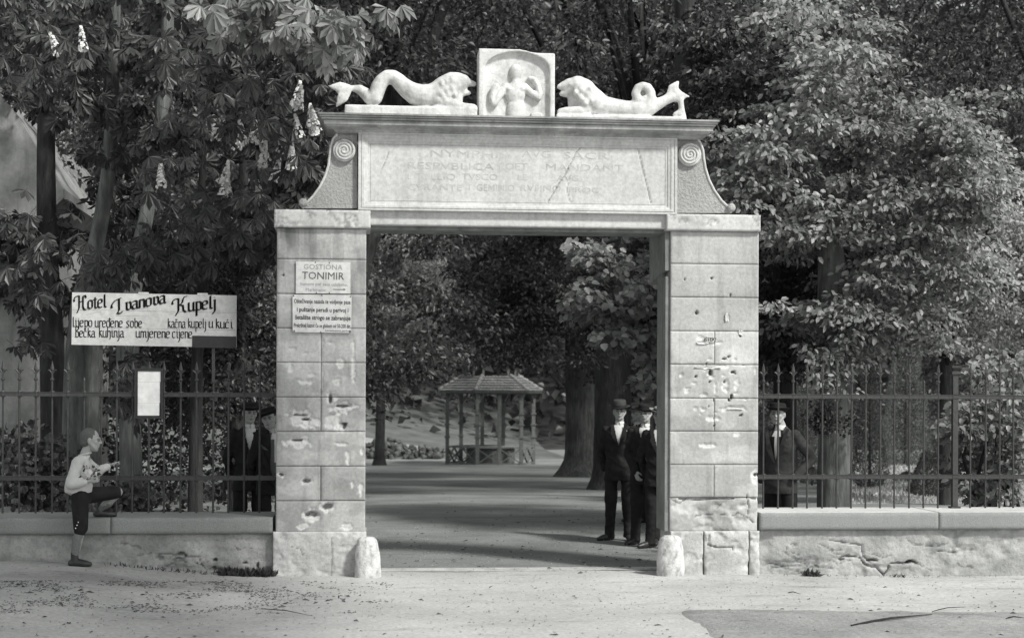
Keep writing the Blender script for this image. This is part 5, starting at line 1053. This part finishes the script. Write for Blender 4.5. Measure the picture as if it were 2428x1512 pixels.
single(TA, [(400, 400, 70, 40, 2.0), (390, 590, 80, 50, 1.6), (350, 600, 120, 70, 1.6), (500, 520, 90, 60, 1.2), (570, 470, 100, 70, 1.0), (560, 230, 110, 90, .6), (480, 280, 90, 60, .8), (460, 120, 90, 70, .4), (660, 330, 80, 90, 1.4), (300, 930, 40, 60, 1.8), (330, 860, 50, 20, 1.8), (700, 60, 90, 60, .2), (280, 640, 100, 30, 1.8)], 19)
single(TB, [(60, 540, 90, 60, 2.4), (110, 600, 120, 70, 2.4), (60, 640, 70, 70, 2.6), (100, 700, 60, 60, 2.6), (75, 800, 40, 60, 2.8), (60, 160, 120, 60, .6), (140, 120, 90, 60, .6)], 15)
spikes(TA, [P(a, c, 1.0+rs.uniform(0, 1)) for a, c in ((706, 262), (700, 250), (738, 303), (752, 312), (745, 318), (513, 330), (575, 340), (620, 395), (630, 380), (540, 470), (528, 466), (382, 440), (668, 360), (530, 440), (650, 430), (690, 400), (620, 480), (560, 350), (600, 340), (712, 330), (690, 350))], 1.35)
spikes(TB, [P(a, c, .6) for a, c in ((138, 128), (198, 120))], 1.2)
mass = [(430, 60, 330, 120), (600, 150, 200, 130), (640, 300, 160, 120), (250, 80, 300, 140), (100, 40, 240, 90), (560, 480, 140, 120), (720, 420, 70, 60), (780, 120, 120, 80), (380, 250, 250, 150), (300, 330, 110, 100), (640, 520, 60, 100)]
V, F_, _ = near_leaves(TA, mass, 420, (2.2, 6.5), .19, rs); link('foliage', mesh('foliage', V, F_), 'lnear', TA, 'stuff')
V, F_, _ = near_leaves(TA, [(740, 40, 160, 60), (600, 30, 160, 50), (820, 70, 60, 50)], 50, (-.8, 1.5), .20, rs); link('foliage', mesh('foliage', V, F_), 'lmid', TA, 'stuff')
V, F_, _ = near_leaves(TC, [(30, 620, 80, 60), (50, 540, 80, 40), (300, 520, 200, 100), (200, 700, 200, 60), (500, 620, 160, 60), (220, 180, 160, 120)], 130, (4.5, 8), .19, rs); link('foliage', mesh('foliage', V, F_), 'ldark', TC, 'stuff')
# unseen canopy over the footpath, added and shaped to shade the left side
cs = np.stack([rs.uniform(-5.2, 4.7, 215), rs.uniform(-11.2, -4.4, 215), rs.uniform(8.2, 9.4, 215)], -1); limb([P(402, -80, 3.), (-1.5, -1, 8.6), (-.5, -4, 9), (.5, -7, 9)], [.2, .14, .1, .04], 'barkd', TA); crown(TA, cs, rs.uniform(.5, .9, len(cs)), 30, .22, 'lnear', rs, 'palm', name_='shade_canopy')
# ivy at the foot of the fence, far left
iv = thing('ivy', 'broad leaved ivy climbing behind the left fence beside the boy', 'ivy')
cs, rd = pcs([(50, 1140, 80, 50), (110, 1110, 60, 50), (40, 1060, 60, 40), (90, 1180, 90, 30), (270, 1190, 60, 16), (310, 1180, 40, 20), (120, 1060, 40, 30)], rs, 90, (1.0, 2.2), (.15, .3))
p_, out = clumps(cs, rd, 11, rs, .9); ax, nr = orient(out, rs, .5, .6); nr[:, 1] -= 1.2; V, F_ = palmate(p_, ax, nr, rs.uniform(.05, .085, len(p_)), rs, 5, 2.1); link('ivy_leaves', mesh('ivy_leaves', V, F_), 'livy', iv, 'stuff')
b = B()
for i in range(8): q = P(rs.uniform(10, 150), 1200, 1.6); b.tube([q, q+Vector((rs.uniform(-.1, .1), .1, .35)), q+Vector((rs.uniform(-.2, .2), .1, .7))], [.008, .006, .004], 5)
b.obj('stem', 'barkd', iv)

# --- trees behind: a builder for whole trees
def tree(label, base, H_, R_, cz_, mat='lfar', size=.16, ncl=170, per=95, kind='simple', tr=.3, bark='barkd', cat='tree', name_='broadleaf_tree', lean=0, seed=0, rc=(.5, 1.1), spk=0, ymax=.5, flat=.45, group='trees of the park'):
    q = np.random.RandomState(seed); t_ = thing(name_, label, cat, group); bx_, by, bz = base
    trunk('trunk', [(bx_, by, bz-.2), (bx_+lean*.2, by, bz+H_*.3), (bx_+lean*.6, by, bz+H_*.6), (bx_+lean, by, bz+H_*.85)], [tr, tr*.8, tr*.55, tr*.2], bark, t_, flare=tr*.8)
    C_ = (bx_+lean, by, bz+cz_); cs = shell(C_, R_, ncl, q, ymax)
    for i in range(5): e_ = cs[q.randint(len(cs))]; limb([(bx_+lean*.5, by, bz+H_*.45), tuple((np.array(C_)+e_)/2+np.array([0, 0, .4])), tuple(e_)], [tr*.35, tr*.2, .03], bark, t_)
    crown(t_, cs, q.uniform(*rc, len(cs)), per, size, mat, q, kind, flat)
    if spk: spikes(t_, [e_+np.array([0, -.3, .35]) for e_ in cs[:spk]], 1.3)
    return t_
# two big trunks in the opening
g1 = G(1378, 1130); T1 = treething('chestnut_tree', 'massive old chestnut trunk with flared roots right of the pavilion'); k1 = (g1.y+CY)/F
trunk('trunk', [tuple(g1+Vector((0, 0, -.3))), tuple(g1+Vector((0, 0, 2))), (P(1376, 850, g1.y).x, g1.y, P(1376, 850, g1.y).z), (P(1372, 650, g1.y).x, g1.y, P(1376, 650, g1.y).z), (P(1340, 450, g1.y).x, g1.y, P(1376, 400, g1.y).z)], [42*k1, 37*k1, 36*k1, 30*k1, 22*k1], 'bark', T1, .10, 30, flare=.75)
cs = np.array([tuple(P(rs.normal(1255, 70), rs.uniform(540, 790)-0, g1.y+rs.uniform(-6, 4))) for _ in range(220)]+[tuple(P(rs.uniform(1160, 1300), rs.uniform(800, 860), g1.y+rs.uniform(-2, 6))) for _ in range(9)]+[tuple(P(rs.uniform(1085, 1240), rs.uniform(812, 850), g1.y+rs.uniform(8, 20))) for _ in range(22)]+[tuple(P(rs.uniform(900, 1500), rs.uniform(250, 520), g1.y+rs.uniform(-8, 4))) for _ in range(110)]+[tuple(P(rs.uniform(1250, 1950), rs.uniform(100, 470), g1.y+rs.uniform(-6, 12))) for _ in range(120)]+[tuple(P(rs.uniform(1300, 2000), rs.uniform(100, 430), g1.y+rs.uniform(-14, 12))) for _ in range(170)])  # last two clump groups added to widen the crown and shade the far ground
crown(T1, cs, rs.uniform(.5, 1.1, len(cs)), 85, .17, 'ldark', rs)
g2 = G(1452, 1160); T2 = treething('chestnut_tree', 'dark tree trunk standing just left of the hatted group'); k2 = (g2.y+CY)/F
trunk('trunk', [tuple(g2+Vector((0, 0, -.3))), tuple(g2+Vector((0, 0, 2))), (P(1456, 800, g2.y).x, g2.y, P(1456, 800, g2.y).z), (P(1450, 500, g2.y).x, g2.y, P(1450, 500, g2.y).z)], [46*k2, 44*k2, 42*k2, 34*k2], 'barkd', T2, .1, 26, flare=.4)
cs = np.array([tuple(P(rs.uniform(1380, 1580), rs.uniform(520, 900), g2.y+rs.uniform(-1, 5))) for _ in range(120)]+[tuple(P(rs.uniform(1250, 1480), rs.uniform(360, 640), g2.y+rs.uniform(-3, 5))) for _ in range(60)]+[tuple(P(rs.uniform(1300, 2000), rs.uniform(150, 520), g2.y+rs.uniform(-8, 6))) for _ in range(130)])  # last clump group added to cast shade on the garden ground
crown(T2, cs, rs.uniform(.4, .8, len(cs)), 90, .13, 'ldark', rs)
# near linden branch hanging in the opening at the right
T3 = treething('linden_tree', 'linden boughs with round leaves hanging into the gate opening at upper right'); q0 = P(1640, 1160, 6.5)
trunk('trunk', [(q0.x, 6.5, -.3), (q0.x, 6.5, 2), (q0.x-.05, 6.5, 5), (q0.x-.2, 6.5, 9)], [.28, .24, .2, .1], 'barkd', T3)
for a, c, w_, h_, n in ((1400, 600, 40, 30, 13), (1500, 590, 60, 40, 16), (1420, 690, 50, 30, 15), (1510, 660, 60, 30, 16), (1440, 740, 50, 30, 12), (1530, 760, 30, 40, 10), (1470, 800, 40, 40, 10), (1545, 850, 20, 60, 8)):
    cs, rd = pcs([(a, c, w_, h_)], rs, n, (5.0, 7.5), (.18, .34)); crown(T3, cs, rd, 34, .115, 'lmid', rs, 'leaf', ratio=.85, name_='leafy_bough', flat=.35)
    limb([(q0.x, 6.5, P(1640, c-70, 6.5).z), tuple(P((1640+a)/2, c-50, 6.5)), tuple(P(a, c-10, 6.3))], [.05, .03, .01], 'barkd', T3)
# lit chestnut left in the opening
gL = G(800, 1110); 
T4 = treething('chestnut_tree', 'sunlit flowering chestnut filling the left of the gate opening'); yl = 44.
q = P(800, 1100, yl); zb = float(gz(q.x, yl)); trunk('trunk', [(q.x, yl, zb-.2), (q.x, yl, zb+3), (q.x+.4, yl, zb+8)], [.5, .42, .3], 'bark', T4, flare=.4)
cs = []
while len(cs) < 210:
    px, py = rs.uniform(700, 1060), rs.uniform(520, 905)
    if px > 1060-max(0, (py-650))*.12-max(0, 640-py)*.3: continue
    if py > 800+ (60 if px > 940 else 100): continue
    cs.append(tuple(P(px, py, yl-4+rs.uniform(-1.5, 2.5)+abs(px-950)*.006)))
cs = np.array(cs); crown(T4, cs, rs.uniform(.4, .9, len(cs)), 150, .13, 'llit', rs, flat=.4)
spikes(T4, [cs[i]+np.array([0, -.5, .25]) for i in range(60)], 1.6)
# right: two trunks with climbing leaves and the bright canopy
T5 = treething('linden_tree', 'rough barked linden with a torn pale trunk just right of the gate behind the fence'); T6 = treething('linden_tree', 'darker linden trunk close to the right pillar')
tp([(1978, 1260, 42), (1978, 1100, 39), (1982, 950, 37), (1975, 800, 36), (1972, 650, 33), (1968, 470, 22)], 3.6, 'trunk', 'barkl', T5, wob=.12, n=26)
tp([(1862, 1260, 30), (1862, 1000, 28), (1858, 700, 27), (1855, 500, 20)], 5.6, 'trunk', 'barkd', T6)
lst = [(1980, 480, 180, 60), (2050, 380, 200, 90), (2120, 300, 170, 80), (2200, 420, 170, 100), (2000, 290, 170, 60), (2100, 560, 200, 60), (2130, 640, 160, 70), (1900, 560, 120, 40), (1850, 350, 140, 90), (2220, 540, 100, 80), (2050, 730, 130, 40), (2130, 780, 120, 50), (1980, 740, 100, 30), (2250, 300, 110, 80), (1780, 420, 60, 60), (1960, 180, 140, 80), (1950, 60, 160, 80), (2300, 640, 60, 80), (2300, 480, 80, 80), (2330, 400, 60, 60)]
cs, rd = pcs(lst, rs, 330, (2.4, 5.2), (.25, .55)); crown(T5, cs, rd, 96, .088, 'lmid', rs, 'leaf', ratio=.66, flat=.24)
cs, rd = pcs([(1960, 830, 60, 40), (2020, 850, 40, 40), (1990, 900, 50, 30), (2030, 790, 50, 30)], rs, 30, (2.6, 3.4), (.12, .25)); crown(T5, cs, rd, 34, .085, 'lmid', rs, 'leaf', ratio=.6, name_='climbing_leaves')
cs, rd = pcs([(1930, 850, 20, 60), (1945, 980, 16, 60), (1965, 1000, 20, 20), (2025, 1000, 8, 20)], rs, 18, (3.0, 3.4), (.08, .2)); crown(T5, cs, rd, 40, .05, 'ldark', rs, ratio=.9, name_='trunk_ivy', flat=1.)
lst = [(1850, 300, 170, 120), (1800, 560, 80, 120), (1900, 640, 120, 80), (2000, 620, 160, 100), (1830, 800, 50, 80), (1900, 820, 60, 60), (2020, 200, 200, 80), (1750, 250, 90, 100), (1880, 150, 160, 80), (1840, 700, 60, 60), (1850, 60, 140, 80), (1700, 120, 120, 100), (1720, 60, 120, 60)]
cs, rd = pcs(lst, rs, 300, (4.9, 8.5), (.3, .6)); crown(T6, cs, rd, 84, .095, 'lfar', rs, 'leaf', flat=.26)
tree('pale leafed bush tree swelling at the far right behind the fence', (P(2240, 1100, 13).x, 13, float(gz(0, 13))), 5.4, (3.0, 2.0, 1.5), 4.3, 'llit', .095, 260, 95, seed=5, tr=.14, rc=(.3, .65), group=None)
# right shrub with large leaves
sh_ = thing('broadleaf_shrub', 'large leaved shrub crowding the fence at the right edge', 'shrub')
cs, rd = pcs([(2390, 900, 80, 60), (2340, 1000, 70, 60), (2400, 1080, 60, 80), (2300, 980, 50, 40), (2350, 1150, 80, 40), (2420, 1000, 40, 100), (2310, 1110, 40, 50), (2440, 850, 60, 50), (2280, 1010, 24, 20)], rs, 150, (2.2, 4.5), (.14, .32)); crown(sh_, cs, rd, 36, .095, 'lmid', rs, 'leaf', ratio=.72, name_='leaves')
for i in range(7): q = P(2300+i*20, 1220, 3.0); limb([q, q+Vector((rs.uniform(-.2, .2), 0, .7)), q+Vector((rs.uniform(-.5, .5), 0, 1.5))], [.025, .018, .008], 'barkd', sh_, 'stem')
# conifers
def conifer(label, px, pb, pt, wpx, dens, seed, Yc=None, name_='cypress', mat='lcon'):
    q = np.random.RandomState(seed); g = G(px, pb) if Yc is None else Vector((P(px, 0, Yc).x, Yc, float(gz(0, Yc)))); k_ = (g.y+CY)/F; H_ = (pb-pt)*k_; W_ = wpx*k_/2; t_ = thing(name_, label, 'conifer', None)
    trunk('trunk', [tuple(g), tuple(g+Vector((0, 0, H_*.9)))], [W_*.09, .01], 'barkd', t_)
    n = dens; h = q.rand(n)**1.3; a = q.rand(n)*2*math.pi; prof = np.minimum(1, (1-h)**.75*1.05)*np.minimum(1, .55+h*5); r = W_*prof*(.55+.45*q.rand(n)**.4)*(.82+.36*fbm(a*1.6, h*9+seed, 3)); p_ = np.stack([g.x+r*np.cos(a), g.y+r*np.sin(a), g.z+h*H_+.04], -1)
    out = np.stack([np.cos(a), np.sin(a), np.full(n, .9)], -1); ax = out+q.normal(0, .35, (n, 3)); nr = out*np.array([1, 1, 0])+q.normal(0, .5, (n, 3)); ln = q.uniform(.6, 1.3, n)*max(.06, 5.*k_); V, F_ = leafcloud(p_, ax, nr, ln, ln*.35); link('crown', mesh('crown', V, F_), mat, t_, 'stuff')
conifer('feathery cypress behind the torn linden trunk', 2062, 1158, 835, 90, 9000, 1)
conifer('tall cone shaped cypress in the middle of the right lawn', 2148, 1108, 690, 130, 14000, 2)
conifer('small young fir on the lawn behind the fence post', 2198, 1180, 1070, 92, 5000, 3, name_='young_fir')
conifer('low clipped evergreen left of the young fir', 2150, 1145, 1122, 70, 1800, 4, name_='clipped_evergreen')
conifer('dark low evergreen between the suited man and the linden trunk', 1925, 1150, 1110, 60, 1500, 6, name_='clipped_evergreen')
conifer('dense dark yew right of the suited man', 1905, 1130, 780, 90, 8000, 8, name_='yew')
# wood behind: rows of trees
q = np.random.RandomState(40); lab = ['shaded tree standing far behind the left fence', 'dark tree in the wood above the gateway', 'tall tree at the back of the park right of the gateway']
spots = [(40, 12, 9, 0, .5), (560, 16, 10, .8, .5), (-60, 22, 12, 0, .5), (700, 20, 14, 2.2, .86), (820, 52, 21, 2.0, .80), (760, 14, 12, 2.6, .92), (1700, 16, 13, -2.8, .86), (1640, 22, 15, -3.6, .84), (1455, 54, 22, -1.2, .80), (1760, 24, 13, .3, .6), (2640, 20, 13, 0, .68), (2000, 32, 15, .5, .62), (1395, 60, 19, -1.5, .75), (2480, 26, 13, 0, .5), (2250, 44, 17, 0, .6), (1900, 50, 18, 0, .6), (900, 66, 18, .5, .70), (1560, 58, 18, .3, .62), (2560, 16, 12, .6, .78), (620, 40, 15, 0, .55)]
names_ = ['far left behind the plaster house', 'behind the hotel sign', 'at the far left edge of the wood', 'above the left end of the cornice', 'deep behind the left chestnuts', 'directly above the relief slab', 'above the right end of the cornice', 'behind the right sea creature', 'just behind the hatted group', 'over the right pillar cap', 'behind the pale bush tree', 'above the cypresses', 'right of the pavilion at the back', 'at the far right edge', 'at the back of the lawn', 'behind the cypresses at the back', 'left of the pavilion at the back', 'far behind the right jamb', 'overhanging the right shrub', 'deep behind the slim young trees']
adj = ['dense dark', 'loose dark', 'broad shaded']
for i, (px, y, h, ln_, cf) in enumerate(spots):
    x = P(px, 940, y).x; b_ = float(gz(x, y)); R3 = (3.4+.03*y+q.rand(), 3.0, h*.36)
    tree('%s tree %s' % (adj[i % 3], names_[i]), (x, y, b_), h, R3, h*cf, 'lfar' if i % 3 else 'ldark', .13, 140, 100, seed=100+i, tr=.26, rc=(.6, 1.1), lean=ln_)
# far wood on the slope: one mass
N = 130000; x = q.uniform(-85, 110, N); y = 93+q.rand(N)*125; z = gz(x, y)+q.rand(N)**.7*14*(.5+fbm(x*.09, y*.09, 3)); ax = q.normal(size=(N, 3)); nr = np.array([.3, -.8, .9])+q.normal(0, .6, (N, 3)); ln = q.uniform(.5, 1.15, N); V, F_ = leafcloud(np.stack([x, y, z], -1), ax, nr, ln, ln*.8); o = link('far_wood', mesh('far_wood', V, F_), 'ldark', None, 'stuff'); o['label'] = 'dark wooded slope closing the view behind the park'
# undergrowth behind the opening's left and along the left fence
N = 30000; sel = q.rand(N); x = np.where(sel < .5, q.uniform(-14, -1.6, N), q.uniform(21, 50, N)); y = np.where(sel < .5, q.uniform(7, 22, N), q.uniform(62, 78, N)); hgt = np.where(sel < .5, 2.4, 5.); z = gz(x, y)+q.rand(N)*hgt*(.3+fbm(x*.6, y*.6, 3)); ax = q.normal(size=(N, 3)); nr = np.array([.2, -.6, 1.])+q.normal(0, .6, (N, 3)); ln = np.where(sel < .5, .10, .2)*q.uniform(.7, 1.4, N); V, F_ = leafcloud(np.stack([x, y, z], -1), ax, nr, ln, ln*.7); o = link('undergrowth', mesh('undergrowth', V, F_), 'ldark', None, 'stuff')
N = 24000; x = q.uniform(-30, 12, N); y = q.uniform(104, 124, N); z = bank(x, y)+q.rand(N)*5*(.3+fbm(x*.3, y*.3, 3)); ax = q.normal(size=(N, 3)); nr = np.array([.2, -.8, .8])+q.normal(0, .6, (N, 3)); ln = .24*q.uniform(.7, 1.4, N); V, F_ = leafcloud(np.stack([x, y, z], -1), ax, nr, ln, ln*.7); link('thicket', mesh('thicket', V, F_), 'ldark', None, 'stuff')
# bright tree glimpsed at the far left through the leaves
tree('sunlit pale tree glimpsed through the leaves at the upper left', (P(110, 940, 30).x, 30, float(gz(0, 30))), 10, (3, 2, 3.4), 7.6, 'lsun', .16, 140, 90, seed=77, group=None)
# lawn grass
N = 26000; y = 13.5+q.rand(N)**1.5*50; x = lx0(y)+q.uniform(.5, 20, N); z = lawn_edge(x, y); ax = np.array([0, 0, 1.])+q.normal(0, .35, (N, 3)); nr = q.normal(size=(N, 3)); ln = q.uniform(.04, .09, N)*(1+y/40); V, F_ = leafcloud(np.stack([x, y, z], -1), ax, nr, ln, ln*.35); link('grass', mesh('grass', V, F_), 'grass', None, 'stuff')
# litter, twigs, pebbles and weeds on the road
N = 2600; px = q.uniform(0, 2428, N); py = 1375+q.rand(N)*140; L_ = []; 
cx = []
for a, c in zip(px, py):
    d = .10
    if a < 900 and 1370 < c < 1440: d = 1.0 if vn(a*.018, c*.09) > .45 else .25
    if a > 1650 and c > 1440: d = .5
    if q.rand() < d*.7: cx.append(tuple(G(a, c)))
for k in range(900): 
    if q.rand() < .5: cx.append(tuple(G(q.uniform(880, 1550), 1170+q.rand()*190)))
cx = np.array(cx); cx[:, 2] = np.where(cx[:, 1] < .3, bumps(cx[:, 0], cx[:, 1]), gz(cx[:, 0], cx[:, 1])+.012)+.006; n = len(cx); ax = np.stack([q.normal(size=n), q.normal(size=n), np.full(n, .06)], -1); nr = np.array([0, 0, 1.])+q.normal(0, .25, (n, 3)); ln = q.uniform(.012, .055, n)*(.5+q.rand(n)); V, F_ = leafcloud(cx, ax, nr, ln, ln*.4); link('leaf_litter', mesh('leaf_litter', V, F_), 'litter', None, 'stuff')
cf = []
for i in range(7000):
    a, c = q.uniform(0, 930), 1378+q.rand()**1.3*75; v_ = float(fbm(a*.011, c*.075, 3)); 
    if v_ > .50 and q.rand() < (v_-.50)*7*(1 if a < 800 else .5): cf.append(tuple(G(a, c)))
cf = np.array(cf); cf[:, 2] = bumps(cf[:, 0], cf[:, 1])+.004; n = len(cf); V, F_ = leafcloud(cf, np.stack([q.normal(size=n), q.normal(size=n), np.full(n, .05)], -1), np.array([0, 0, 1.])+q.normal(0, .2, (n, 3)), q.uniform(.008, .034, n), q.uniform(.004, .014, n)); link('trodden_debris', mesh('trodden_debris', V, F_), 'litter', None, 'stuff')
N = 5000; x = q.uniform(-6, 7, N); y = -4.2+q.rand(N)*10; z = np.where(y < .3, bumps(x, y), gz(x, y)+.01); k_ = q.uniform(.004, .012, N); T_ = np.array([[1, 0, 0], [-.5, .87, 0], [-.5, -.87, 0], [0, 0, 1.]]); V = (np.stack([x, y, z], -1)[:, None]+T_[None]*k_[:, None, None]*q.uniform(.6, 1.4, (N, 4, 1))).reshape(-1, 3); i0 = np.arange(N)*4; F_ = np.concatenate([np.stack([i0, i0+1, i0+3], -1), np.stack([i0+1, i0+2, i0+3], -1), np.stack([i0+2, i0, i0+3], -1)]); link('pebbles', mesh('pebbles', V, F_), 'loose', None, 'stuff')
def stick(a, c, r, label):
    A, D = G(*a), G(*c); A.z += r+.006; D.z += r+.006; m_ = A.lerp(D, .5)+Vector((0, .03, .01)); tag(B().tube([A, A.lerp(m_, .5)+Vector((0, .01, 0)), m_, D], [r*.6, r, r*.9, r*.3], 7).obj('fallen_branch', 'barkd', None, True), label, 'branch')
stick((2018, 1487), (2210, 1460), .011, 'long thin fallen branch lying on the road at the lower right'); stick((2210, 1452), (2290, 1441), .005, 'short twig beyond the tip of the long fallen branch'); stick((2385, 1469), (2428, 1467), .006, 'dark twig at the right edge of the road'); stick((1868, 1407), (1898, 1410), .005, 'small twig on the road right of the right pillar')
stick((620, 1445), (740, 1462), .004, 'thin curved twig on the road left of the gateway')
# weeds at the foot of the walls
wd_ = []
for a0, a1, n_, hh in ((520, 655, 420, .09), (250, 520, 120, .05), (1905, 1935, 90, .08), (2110, 2140, 30, .05), (1840, 2400, 60, .03)):
    x = q.uniform(X(a0, 0), X(a1, 0), n_); y = -q.rand(n_)*.14+.04; z = gz(x, y); wd_.append((x, y, z, q.uniform(.4, 1.2, n_)*hh))
x, y, z, ln = [np.concatenate(k) for k in zip(*wd_)]; n = len(x); ax = np.array([0, -.2, 1.])+q.normal(0, .5, (n, 3)); V, F_ = leafcloud(np.stack([x, y, z], -1), ax, q.normal(size=(n, 3)), ln, ln*.25); link('weeds', mesh('weeds', V, F_), 'weed', None, 'stuff')
print('tris', sum(len(o.data.polygons) for o in bpy.data.objects if o.type == 'MESH'))
